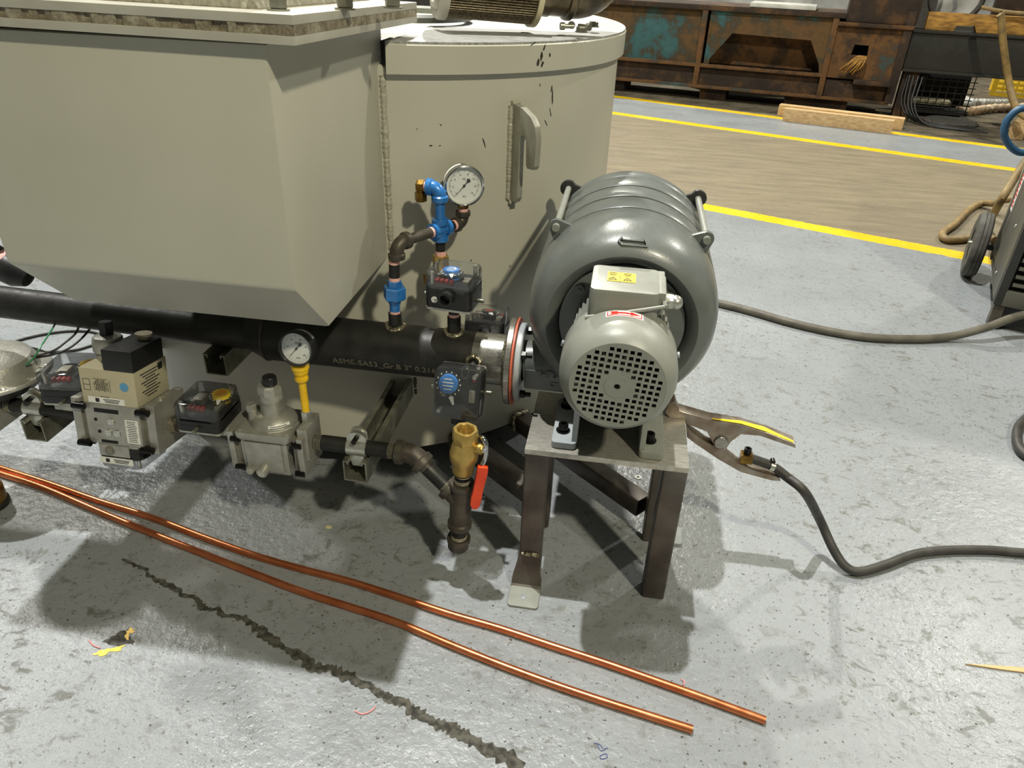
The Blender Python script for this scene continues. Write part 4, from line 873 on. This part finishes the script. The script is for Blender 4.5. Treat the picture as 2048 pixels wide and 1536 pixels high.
# feet
for s_, x0, x1 in ((-1,-.064,-.024),(1,.076,.116)):
    cx = (x0+x1)/2
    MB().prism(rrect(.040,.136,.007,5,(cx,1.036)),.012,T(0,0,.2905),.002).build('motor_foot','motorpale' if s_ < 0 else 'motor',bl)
    xi = x1-.004 if s_ < 0 else x0+.004
    X = Matrix(((0,0,1,xi-.004),(1,0,0,0),(0,1,0,0),(0,0,0,1)))
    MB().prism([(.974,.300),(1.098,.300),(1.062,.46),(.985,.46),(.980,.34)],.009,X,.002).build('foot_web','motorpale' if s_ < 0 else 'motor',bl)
    MB().box(((xi+bx+s_*.05)/2,1.02,.445),(abs(bx+s_*.05-xi)+.02,.07,.030),.004).build('foot_arm','motor',bl)
    for y in (1.003,1.079):
        xb = cx-.004
        f_ = MB().lathe([(.004,0),(.0115,0),(.0115,.002),(.004,.002)],T(xb,y,.3025),22).lathe([(0,.002),(.0078,.002),(.0082,.004),(.0082,.013),(.0076,.0145),(.0046,.0145),(.0046,.008),(0,.008)],T(xb,y,.3025),22).build('socket_bolt','blackbolt',bl)
MB().box((bx,1.16,.316),(.14,.05,.045),.004).build('rear_cradle','darkpanel',bl)
# ================================================================ stand
stn = thing('blower_stand','raw steel square tube stand with brushed top plate under the blower','stand',(.026,1.046,0))
SX0, SX1, SY0, SY1 = -.1045, .1555, .957, 1.140
MB().box(((SX0+SX1)/2,(SY0+SY1)/2,.285),(SX1-SX0,SY1-SY0,.010),.0008).build('top_plate','steelplate',stn)
W_ = .0385
def sq_tube(p0, p1, w_, name, mat, par, xh=(1,0,0), bev=.004):
    d = (Vector(p1)-Vector(p0)); X = frame(p0,d,xh); o_, i_ = rrect(w_,w_,bev,3), rrect(w_-.006,w_-.006,bev*.6,3)
    return MB().mesh(plate_mesh(o_,[i_],d.length),X@T(0,0,d.length/2)).build(name,mat,par)
for x, y, zb in ((SX0+W_/2,SY0+W_/2,.004),(SX1-W_/2,SY0+W_/2,.002),(SX0+W_/2,SY1-W_/2,.004),(SX1-W_/2,SY1-W_/2,.004)):
    sq_tube((x,y,zb),(x,y,.280),W_,'leg','tube',stn)
for x, y, s_ in ((SX0+W_/2,SY0+.001,-1),(SX1-W_/2+.014,SY1-.012,0)):
    if s_:
        # bent foot strap welded on the leg front, flaring to a floor pad
        rows = [(y-.0005,.066,.0185),(y-.004,.058,.0185),(y-.010,.040,.022),(y-.013,.024,.0255),(y-.017,.0075,.0265),(y-.020,.0052,.0265)]
        m = MB(); pv = None
        for yy, zz, hw_ in rows:
            r4 = [m._v((x-.002-hw_,yy,zz)),m._v((x-.002+hw_,yy,zz)),m._v((x-.002+hw_,yy+.004*(zz>.006),zz-.0045)),m._v((x-.002-hw_,yy+.004*(zz>.006),zz-.0045))]
            if pv:
                for i in range(4): m.bm.faces.new((pv[i],pv[(i+1)%4],r4[(i+1)%4],r4[i]))
            else: m.bm.faces.new(r4)
            pv = r4
        m.bm.faces.new(pv[::-1]); ft = m.build('foot_strap','tube',stn); MB().prism(rrect(.053,.048,.006,4,(x-.002,y-.042)),.0045,T(0,0,.0002),.0006).build('foot_pad','motor',stn)
        MB().lathe([(.0055,0),(.0062,.0003),(.0055,.0006),(0,.0006)],T(x-.003,y-.043,.0048),20).build('bolt_hole','floor',ft)
        q = MB(); ridge(q,[Vector((x-.015,y-.002,.066)),Vector((x,y-.003,.067)),Vector((x+.015,y-.002,.066))],.004,.004); q.build('foot_weld','weld',ft)
    else:
        MB().prism(rrect(.062,.05,.006,4,(x+.012,y)),.005,T(0,0,0),.0006).build('foot_pad','motorpale',stn)
for p0, p1, lb_ in (((-.300,1.300,.056),(-.088,1.122,.056),'a'),((-.178,1.400,.056),(.112,1.142,.056),'b')):
    sq_tube(p0,p1,W_,'brace_beam','tube',stn,(0,0,1))
    d = (Vector(p1)-Vector(p0)).normalized(); a = math.atan2(p0[1]-TC.y+.02,p0[0]-TC.x); c = Vector((d.y*-1,d.x,0)); e = Vector(p0)+d*.020
    q = MB(); ridge(q,[e-c*.021+Vector((0,0,-.016)),e-c*.021+Vector((0,0,.018)),e+Vector((0,0,.021)),e+c*.021+Vector((0,0,.018))],.0055,.005); q.build('beam_weld','weld' if lb_=='b' else 'fitting',stn)
# ================================================================ ground clamp and cable
CY = 1.10
def outline(pts): return [(GY(x,y,CY).x, GY(x,y,CY).z) for x, y in pts]
cl = thing('ground_clamp','chromed welding ground clamp with yellow stripe gripping the stand plate','clamp',GY(1442,880,CY))
XC = Matrix(((1,0,0,0),(0,0,1,CY),(0,1,0,0),(0,0,0,1)))
uj = [(1338,806),(1350,803),(1358,822),(1420,840),(1482,850),(1540,868),(1590,888),(1592,897),(1520,872),(1482,869),(1462,884),(1454,896),(1432,898),(1424,884),(1414,864),(1384,852),(1340,836),(1330,826)]
MB().prism(outline(uj),.026,XC,.002).build('upper_jaw','jaw',cl)
s0 = [GY(x,y,CY) for x, y in ((1424,840),(1482,849),(1530,864),(1588,887))]; q = MB(); off = Vector((0,0,.0006))
for (a, b, wa, wb) in ((s0[0],s0[1],.003,.010),(s0[1],s0[2],.010,.014),(s0[2],s0[3],.014,.006)):
    q.quad([a+off+Vector((0,.002,0)),b+off+Vector((0,.002,0)),b+off+Vector((0,.002+wb,0)),a+off+Vector((0,.002+wa,0))])
q.build('yellow_stripe','yellowdot',cl)
lj = [(1372,852),(1384,866),(1412,886),(1428,893),(1450,900),(1458,914),(1476,928),(1504,941),(1560,957),(1562,964),(1545,963),(1482,946),(1438,921),(1392,890),(1374,876)]
MB().prism(outline(lj),.022,XC@T(0,0,.002),.0015).build('lower_jaw','jaw',cl)
pv_ = GY(1442,884,CY); MB().cyl((pv_.x,CY-.004,pv_.z),(pv_.x,CY+.030,pv_.z),.006,n=18).lathe([(0,-.0035),(.011,-.003),(.0125,0)],frame((pv_.x,CY-.001,pv_.z),(0,1,0)),28).build('pivot','ground',cl)
lg = GY(1493,926,CY); MB().box((lg.x,CY+.012,lg.z+.004),(.020,.020,.016),.001,None).build('cable_lug','brassdark',cl)
MB().lathe([(0,0),(.0062,0),(.0065,.002),(.0065,.012),(.0035,.0125),(.0035,.006),(0,.006)],T(lg.x,CY+.012,lg.z+.011),20).build('lug_bolt','blackbolt',cl)
hc_ = GY(1545,942,CY); hd = (hc_-lg).normalized()
MB().lathe([(.0088,-.004),(.0096,-.004),(.0096,.004),(.0088,.004)],frame((hc_.x,CY+.012,hc_.z+.002),(hd.x,0,hd.z),(0,1,0)),24,close=True).build('hose_clamp','zincbright',cl)
MB().cyl((hc_.x,CY+.008,hc_.z+.012),(hc_.x,CY+.018,hc_.z+.012),.0042,n=12).build('hose_clamp_screw','blackbolt',cl)
wc = [Vector((lg.x+.008,CY+.012,lg.z+.003)),Vector((hc_.x,CY+.012,hc_.z+.002)),GY(1575,955,1.10),GY(1610,985,1.08),GZ(1640,1040,.085),GZ(1665,1095,.04),GZ(1690,1132,.016),GZ(1720,1143,.0095),GZ(1770,1130,.0095),GZ(1830,1108,.0095),GZ(1900,1100,.0095),GZ(1980,1100,.0095),GZ(2060,1106,.0095),GZ(2200,1110,.0095),Vector((1.30,1.20,.0095)),Vector((1.75,1.30,.0095)),Vector((2.0,1.62,.0095)),Vector((1.86,1.92,.05)),Vector((1.60,2.14,.11))]
tag(MB().tube(wc,.0085,14,8).build('welding_cable','rubber',o=wc[8]),'black rubber welding cable drooping from the ground clamp to floor','cable')
hs = [Vector((-.35,2.62,.0125)),Vector((.02,2.46,.0125)),GZ(1395,597,.012),GZ(1440,607,.012),GZ(1500,622,.012),GZ(1580,645,.012),GZ(1660,663,.012),GZ(1740,675,.012),GZ(1830,678,.012),GZ(1900,673,.016),GZ(1970,656,.045),GZ(2060,628,.08),Vector((1.42,2.20,.10)),Vector((1.56,2.17,.11))]
tag(MB().tube(hs,.0125,14,8).build('floor_hose','cable2',o=hs[5]),'thick dark grey hose curving across floor behind the blower','hose')
ec = [Vector((1.95,2.02,.10)),Vector((1.80,1.90,.012)),Vector((1.35,1.90,.012)),GZ(2120,812,.012),GZ(2066,828,.012),GZ(2040,850,.012),GZ(2034,872,.012),GZ(2040,898,.012),GZ(2065,918,.012),GZ(2120,940,.012),Vector((1.35,1.50,.012)),Vector((1.9,1.45,.012)),Vector((2.6,1.6,.012))]
tag(MB().tube(ec,.011,12,8).build('cable_loop','rubber',o=ec[6]),'end of a black cable loop at the right edge of floor','cable')
# ================================================================ copper tubes
ca = [(-60,915),(0,936),(100,968),(200,1003),(300,1034),(400,1072),(500,1108),(600,1137),(700,1163),(800,1195),(900,1228),(1000,1257),(1100,1290),(1210,1326),(1310,1361),(1400,1393),(1531,1441)]
cb = [(-60,925),(0,947),(60,966),(110,985),(200,1024),(300,1065),(400,1105),(500,1144),(600,1182),(700,1214),(800,1247),(900,1289),(1000,1329),(1100,1366),(1200,1400),(1300,1432),(1385,1459)]
for pts, zz, lab in ((ca,.0068,'longer copper tube lying farther from camera across the floor'),(cb,.0068,'shorter copper tube lying nearer to camera across the floor')):
    P = [GZ(x,y,zz) for x, y in pts]; t_ = thing('copper_tube',lab,'tube',P[8],'copper tubes on the floor')
    MB().tube(P,.0064,14,5,cap=False).build('tube','copper',t_); e = P[-1]; d = (P[-1]-P[-2]).normalized()
    MB().lathe([(.0064,0),(.0050,0),(.0050,-.02),(0,-.02)],frame(e,d,(0,0,1)),16).build('open_end','copper',t_)
# ================================================================ wires at left, small floor bits
tag(MB().tube([GY(112,645,1.10),GY(100,665,1.06),GY(82,692,1.02),GY(68,715,1.0),GY(52,730,.99)],.0016,6,8).build('green_wire','greenwire',o=GY(82,692,1.02)),'thin green wire hanging above the left actuator','wire')
for i, pts in enumerate(([(158,653,1.12),(150,668,1.08),(130,685,1.05),(105,702,1.03),(60,713,1.02),(0,711,1.02)],[(182,655,1.12),(165,675,1.08),(140,695,1.05),(110,708,1.03),(70,716,1.02),(38,722,1.0)])):
    P = [GY(*p) for p in pts]; tag(MB().tube(P,.0022,6,8).build('black_wire','rubber',o=P[2]),('thin black wire, upper of two hanging under the air pipe' ,'thin black wire, lower of two hanging under the air pipe')[i],'wire','black wires under the air pipe')
lp = [GZ(x,y,.004) for x, y in ((250,705),(200,668),(140,662),(70,672),(20,688),(40,700),(90,704),(150,700),(190,690),(230,694),(255,712))]  # thin dark tube stands in for shadow loops the wires cast on the floor
tag(MB().tube(lp,.0035,8,8).build('wire_shadow','rubber',o=lp[4]),'wire shadow loops modelled as thin dark tube on floor behind gas valves','wire')
p = GZ(1276,955,.0); tag(MB().lathe([(.0035,0),(.0065,0),(.0065,.0012),(.0035,.0012)],T(*p),22,close=True).build('loose_washer','zincbright',o=p),'small bright washer lying on floor under the stand','washer')
p = GZ(657,1055,.0); tag(MB().ball(p+Vector((0,0,.001)),.007,(1,.8,.25)).build('pale_chip','cream',o=p),'small pale paint chip on the shaded floor','chip')
a, b = GZ(1930,1328,.002), GZ(2070,1344,.002); d = (b-a); nrm_ = Vector((-d.y,d.x,0)).normalized()
tag(MB().prism([(0,0),(d.length*.4,.0035),(d.length,.007),(d.length,-.004),(d.length*.5,-.003)],.0025,frame(a-Vector((0,0,.0015)),(0,0,1),d)).build('wood_sliver','wood',o=a),'thin pale wood sliver lying on floor at right','wood')
for k, pp in enumerate(([(710,1422),(725,1428),(745,1420),(750,1412)],[(1362,1358),(1369,1364),(1366,1370)],[(178,1280),(186,1290),(200,1296)])):
    P = [GZ(x,y,.0015) for x, y in pp]; tag(MB().tube(P,.0011,6,6).build('pink_scrap','pinkbit',o=P[0]),('curled pink tape scrap near the crack','tiny pink tape scrap beside copper tube end','pink tape scrap beside the yellow paint patch')[k],'scrap','pink tape scraps on floor')
# ================================================================ welding machine at right
WY = -20; wo = Vector((1.190,2.318,0)); WX = T(*wo)@RZ(WY)
wm = thing('welding_machine','dusty grey welding power source on wheels at the right edge','welder',wo)
def WB(name, mat, c, d, bev=0., par=wm): return MB(WX).box(c,d,bev).build(name,mat,par)
WB('side_panel','welder',(.006,.25,.43),(.012,.46,.70),.003)
WB('rear_side_panel','welder',(.002,.46,.40),(.010,.05,.64),.002)
WB('body','darkpanel',(.26,.25,.43),(.50,.44,.69),.004)
WB('front_frame','darkpanel',(.012,-.004,.43),(.024,.03,.70),.004)
WB('front_sill','welder',(.27,-.004,.105),(.50,.03,.05),.004)
for i in range(22): WB('louvre','welder',(.27,-.008,.150+i*.026),(.48,.018,.009),.001)
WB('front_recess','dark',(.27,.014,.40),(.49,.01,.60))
WB('base_skid','darkpanel',(.26,.22,.045),(.46,.42,.09),.004); WB('foot','fitting',(.02,.01,.045),(.03,.05,.09),.004)
def onpanel(px, py):
    n_ = (WX.to_3x3()@Vector((1,0,0))); o_ = Vector((0,0,CAMH)); r = ray(px,py); t = n_.dot(WX.translation-o_)/n_.dot(r); return WX.inverted()@(o_+r*t)
for px, py in ((1993,545),(1986,502),(2032,452)): c = onpanel(px,py); MB(WX).ball((-.001,c.y,c.z),.006,(.5,1,1)).build('panel_screw','zincbright',wm)
c = onpanel(2036,378); pn = MB(WX).box((-.001,c.y,c.z),(.001,.12,.13)).build('warning_plate','white',wm)
q = MB(WX)
for i in range(9): q.box((-.002,c.y,c.z-.05+i*.0125),(.0004,.10-.02*(i%3),.008))
q.build('plate_print','redink',pn)
a_, b2 = onpanel(1979,478), onpanel(1993,548); MB(WX).tube([(-.0005,a_.y,a_.z),(-.0005,b2.y,b2.z)],.0012,6,smooth=False).build('panel_seam','dark',wm)
wc_ = WX@Vector((-.055,.46,.118)); WWX = frame(wc_, (WX.to_3x3()@Vector((-1,0,0))), (0,0,1))
wh = MB(WWX).lathe([(.060,-.022),(.085,-.026),(.106,-.024),(.114,-.018),(.116,-.010),(.1135,-.009),(.116,-.006),(.116,.002),(.1135,.003),(.116,.006),(.115,.014),(.108,.022),(.085,.026),(.060,.020)],I4,56).build('wheel','tyre',wm,o=wc_)
MB(WWX).lathe([(0,.030),(.012,.030),(.014,.018),(.030,.010),(.062,.018),(.062,-.02),(0,-.02)],I4,36).build('wheel_hub','zinc',wm)
MB(WX).cyl((-.05,.46,.118),(.30,.46,.118),.012).build('axle','darkpanel',wm)
tc_ = [WX@Vector((.02,.49,.46)),GY(1990,420,2.95),GZ(1975,440,.10),GZ(1955,447,.03),GZ(1925,450,.016),GZ(1905,465,.016),GZ(1884,473,.016),GZ(1892,480,.016),GZ(1930,478,.016),GZ(1965,470,.016)]
tag(MB().tube([GY(2060,310,2.95),GY(2030,355,2.9),GY(1998,408,2.85),GZ(1982,438,.06),GZ(1965,462,.02),GZ(1990,480,.016)],.014,12,8).build('tan_cable','tan',o=GZ(1965,462)),'tan cable dropping behind the welding machine wheel','cable','tan welding cables')
tag(MB().tube([GZ(2060,395,.12),GZ(2010,400,.08),GZ(1990,407,.05),GZ(1965,407,.018),GZ(1940,418,.016),GZ(1910,448,.016),GZ(1886,466,.016),GZ(1893,479,.016),GZ(1930,478,.016),GZ(1965,470,.016)],.015,12,8).build('tan_cable','tan',o=GZ(1910,448)),'tan cable looping out onto brown floor behind wheel','cable','tan welding cables')
tag(MB().tube([GY(2075,220,2.6),GY(2040,218,2.6),GY(2015,240,2.6),GY(2008,268,2.6),GY(2020,292,2.6),GY(2042,305,2.6),GY(2075,300,2.6)],.011,12,8).build('blue_hose','bluehose',o=GY(2008,268,2.6)),'blue hose loop hanging beside the welding machine top','hose')
tag(MB().tube([GY(2000,28,5.6),GY(2002,32,5.6),GY(2004,60,5.6),GY(2008,100,5.6),GY(2017,160,5.6),GY(2028,205,5.5),GY(2040,225,5.4),GY(2070,245,5.3)],.022,12,8).build('hanging_hose','tan',o=GY(2004,60,5.6)),'tan hose hanging down in front of the black beam','hose')
# ================================================================ rusty machine bed
bA = Vector((-.11,6.432,0)); bd = Vector((.977,-.213,0)).normalized(); bn = Vector((.213,.977,0)).normalized()
BM_ = Matrix(((bd.x,bn.x,0,bA.x),(bd.y,bn.y,0,bA.y),(0,0,1,0),(0,0,0,1)))      # s along, d deep, z up
bed = thing('machine_bed','long rusty teal painted cast iron machine bed beyond the yellow lines','machine bed',bA)
def BB(name, mat, s0, s1, z0, z1, d0=0., d1=.03, bev=.004): return MB(BM_).box(((s0+s1)/2,(d0+d1)/2,(z0+z1)/2),(s1-s0,d1-d0,z1-z0),bev).build(name,mat,bed)
PLX = BM_@Matrix(((1,0,0,0),(0,0,-1,.02),(0,1,0,0),(0,0,0,1)))
BB('left_panel','rustteal',-.9,.60,.255,.63,.02,.05); BB('lower_panel','rustdark',-.9,1.52,.10,.25,.025,.05)
MB(PLX).mesh(plate_mesh([(.66,.255),(1.52,.255),(1.52,.63),(.66,.63)],[[(.70,.262),(1.505,.262),(1.49,.32),(1.40,.475),(.84,.485),(.70,.30)]],.03)).build('window_panel','rustteal',bed)
BB('recess_panel','rust',.66,1.52,.255,.52,.16,.18)
BB('top_rail','rustdark',-.9,1.6,.63,.665,-.02,.50); BB('middle_rib','rust',-.9,1.54,.238,.262,-.012,.05); BB('bottom_rail','rust',-.9,2.02,.088,.108,-.015,.40)
for s0 in (.60,1.52): BB('post','rust',s0,s0+.04,.10,.635,-.015,.05)
BB('end_post','rustdark',1.99,2.045,.10,.70,-.02,.06)
MB(PLX).mesh(plate_mesh([(1.56,.24),(2.0,.24),(2.0,.60),(1.56,.60)],[[(1.69,.40),(1.80,.40),(1.795,.468),(1.70,.468)]],.03)).build('end_panel','rust',bed)
BB('end_recess','dark',1.56,2.0,.24,.6,.2,.22); BB('end_lower_panel','rustdark',1.56,2.0,.10,.225,.02,.05); BB('ledge','rustdark',1.75,2.0,.215,.245,-.06,.05)
BB('end_top_rail','rust',1.56,2.05,.585,.61,-.03,.2); BB('column','rustdark',1.60,2.06,.61,1.25,-.01,.40,.02)
BB('inner_back','rustdark',-.9,2.0,.10,.62,.44,.46)
for s0, s1 in ((-.3,.05),(.66,.86),(1.30,1.75)): BB('support_block','rustdark',s0,s1,.0,.088,.05,.30)
MB(BM_).box((1.16,.14,.682),(.46,.30,.03),.01).build('plastic_cover','sheet',bed)
rp = MB(BM_)
for i in range(7): rp.tube([(1.64+.018*i,-.035,.300-.01*(i%3)),(1.67+.018*i,-.06,.335+.008*(i%2)),(1.72+.012*i,-.045,.385),(1.745+.008*i,-.03,.40)],.006,6,5)
rp.build('straw_rag','woodold',bed)
# black beam and the things on and under it
bb = thing('steel_beam','matte black deep steel beam right of the rusty machine bed','beam',BM_@Vector((2.5,0,.33)))
MB(BM_).box((2.75,.06,.455),(1.40,.10,.24),.006).build('web','beam',bb); MB(BM_).box((2.75,.08,.582),(1.40,.18,.018),.003).build('top_flange','beam',bb); MB(BM_).box((2.75,.08,.330),(1.40,.18,.018),.003).build('bottom_flange','beam',bb)
for s0 in (2.12,3.3): MB(BM_).box((s0,.1,.16),(.10,.14,.32),.004).build('support','rustdark',bb)
w1 = MB(BM_).prism([(2.12,.592),(2.30,.592),(2.31,.625),(2.42,.630),(2.44,.592),(3.30,.592),(3.30,.70),(2.12,.70)],.10,Matrix(((1,0,0,0),(0,0,1,.03),(0,1,0,0),(0,0,0,1))),.004).build('timber_beam','woodold',o=BM_@Vector((2.6,.08,.592))); tag(w1,'notched yellow timber lying on top of the black beam','timber')
tag(MB(BM_).box((3.0,.0,.60),(.5,.05,.018),.002).build('yellow_rail','yellow',o=BM_@Vector((3.0,0,.592))),'bright yellow strip on top of the black beam at right edge','rail')
def cloth(name, c, wd, ht, label, seed, mat='sheet'):
    m = MB(BM_); nx, nz = 22, 14; g_ = [[m._v((c[0]+wd*(i/nx-.5), c[1]+.10*noise.noise(Vector((i*.35,j*.2,seed)))+.05*noise.noise(Vector((i*.9,j*.5,seed))), c[2]+ht*j/nz)) for i in range(nx+1)] for j in range(nz+1)]
    for j in range(nz):
        for i in range(nx): m.bm.faces.new((g_[j][i],g_[j][i+1],g_[j+1][i+1],g_[j+1][i]))
    ob = m.build(name,mat,o=BM_@Vector(c),ang=180); md = ob.modifiers.new('thickness','SOLIDIFY'); md.thickness = .01; return tag(ob,label,'sheet')
cloth('plastic_sheet',(2.95,.46,.60),1.5,.9,'white plastic sheeting draped behind the yellow timber',2.2)
cloth('plastic_wrap',(1.05,.75,.0),1.5,1.3,'crumpled clear white plastic wrap behind the machine bed top',5.1)
rg_ = MB(BM_).tube([(2.27+.16*math.cos(t),.10,.80+.16*math.sin(t)) for t in [2*PI*i/20 for i in range(21)]],.018,10,4).build('hose_ring','rubber',o=BM_@Vector((2.27,.1,.62))); tag(rg_,'dark hose ring standing on timber above the black beam','hose')
tag(MB(BM_).tube([(2.42,.02,.745),(2.6,.0,.725),(2.9,.0,.722),(3.2,.0,.72)],.012,8,6).build('timber_pipe','tan',o=BM_@Vector((2.8,0,.70))),'thin rod lying along the top of the yellow timber','rod')
tag(MB(BM_).box((2.62,.22,.86),(.20,.08,.40),.02).build('brown_post','rustdark',o=BM_@Vector((2.62,.30,.6))),'brown upright block in front of white sheeting','post')
glove = MB(BM_).tube([(2.92,.02,.76),(2.96,.0,.82),(3.05,-.01,.84),(3.15,.0,.80)],lambda t: .03+.02*math.sin(PI*t),10,6); tag(glove.build('black_glove','black',o=BM_@Vector((2.95,0,.72))),'black work glove lying on the timber at upper right','glove')
# wire basket, cables, rope and crate under the beam
wb_ = thing('wire_basket','black wire basket standing on floor under the black beam','basket',BM_@Vector((2.35,.35,0)))
for i in range(7):
    MB(BM_).box((2.35,.20,.06+i*.04),(.46,.006,.006)).build('wire','crate',wb_)
for i in range(9): MB(BM_).box((2.14+i*.0525,.20,.18),(.006,.006,.26)).build('wire','crate',wb_)
MB(BM_).box((2.35,.36,.04),(.46,.30,.02)).build('base','crate',wb_); MB(BM_).box((2.35,.50,.17),(.46,.01,.26)).build('back','dark',wb_); MB(BM_).box((2.33,.30,.10),(.25,.12,.03),.004).build('shelf_board','tape',wb_)
for k in range(5):
    P = [BM_@Vector((2.08+.025*k+.02*random.random(),.02-.02*k,.30)),BM_@Vector((2.10+.02*k,-.04-.03*k,.12)),BM_@Vector((2.20+.02*k,-.10-.03*k,.02)),BM_@Vector((2.40+.03*k,-.14-.03*k,.012)),BM_@Vector((2.58+.02*k,-.10-.04*k,.012))]
    tag(MB().tube(P,.0055,8,6).build('black_cable','crate',o=P[3]),('innermost','second','middle','fourth','outermost')[k]+' of the black cables curling onto the dirty floor under the beam end','cable','black cables under beam end')
rp1 = [GZ(1885,203,.03),GZ(1900,206,.035),GZ(1915,219,.035),GZ(1945,221,.035),GZ(1985,216,.035),GZ(2040,214,.035),GZ(2080,210,.035)]
tag(MB().tube(rp1,lambda t:.028+.004*math.sin(t*150),10,14).build('braided_rope','rope',o=rp1[3]),'thick braided cream rope lying on floor by yellow crate','rope')
rp2 = [GZ(1915,180,.05),GZ(1922,196,.05),GZ(1940,205,.05),GZ(1975,207,.05),GZ(2010,207,.05)]
tag(MB().tube(rp2,lambda t:.034+.004*math.sin(t*120),10,12).build('white_sling','sheet',o=rp2[2]),'pale lifting sling coiled on floor beside the wire basket','sling')
cyp = GZ(2030,196,0); yc_ = thing('yellow_crate','yellow plastic crate with slotted wall at far right','crate',cyp)
YX = T(*cyp)@RZ(-20)@RX(-12)
slots = [[(-.20+.052*i,.03+.042*j),(-.16+.052*i,.03+.042*j),(-.16+.052*i,.052+.042*j),(-.20+.052*i,.052+.042*j)] for i in range(8) for j in range(5)]
MB(YX@Matrix(((1,0,0,.04),(0,0,-1,0),(0,1,0,0),(0,0,0,1)))).mesh(plate_mesh([(-.24,0),(.26,0),(.26,.26),(-.24,.26)],slots,.02)).build('slotted_wall','yellowplastic',yc_)
MB(YX).box((.05,.2,.012),(.5,.36,.024)).build('base','yellowplastic',yc_); MB(YX).box((.05,.38,.13),(.5,.02,.26)).build('rear_wall','yellowplastic',yc_)
# timber on the floor (two pieces), round cover
for (a, b, wd, h_, dz, lab) in (((1553,232),(1803,262),.09,.075,0,'longer pale lumber piece lying behind, ends showing, on the yellow line'),((1566,240),(1782,266),.06,.085,0,'shorter pale lumber piece lying in front on the yellow line')):
    A, B = GZ(*a), GZ(*b); d = B-A; X = frame((A+B)/2,(0,0,1),d)
    off = .055 if wd > .08 else -.02
    tag(MB(X).box((0,off,h_/2),(d.length,wd*.9,h_),.003).build('lumber','wood',o=(A+B)/2),lab,'lumber','lumber on the floor')
p = GZ(1900,246,0); tag(MB().lathe([(0,.02),(.17,.02),(.18,.012),(.18,0),(0,0)],T(*p),40).build('floor_cover','crackdirt',o=p),'round dusty cover plate lying on dirty floor below rope','cover')
a = GZ(2035,272,0); tag(MB(T(*a)@RZ(60)).box((.1,0,.05),(.5,.09,.10),.003).build('lumber_block','wood',o=a),'pale lumber end behind the blue hose loop','lumber')
# far left background between flange and filter
p = Vector((-2.9,11.5,0)); tag(MB().box((p.x,p.y,.6),(.06,.06,1.2),.004).build('yellow_post','yellow',o=(p.x,p.y,0)),'yellow post seen far behind the tank top','post')
gb_ = thing('storage_bin','dark green storage bin far behind the tank top','bin',(p.x+.22,p.y+.1,0)); MB().box((p.x+.22,p.y+.1,.35),(.26,.3,.66),.01).build('body','green',gb_); MB().box((p.x+.22,p.y+.1,.015),(.30,.34,.03),.004).build('base','darkpanel',gb_)
for ob in bpy.data.objects:
    if '_o' in ob: del ob['_o']
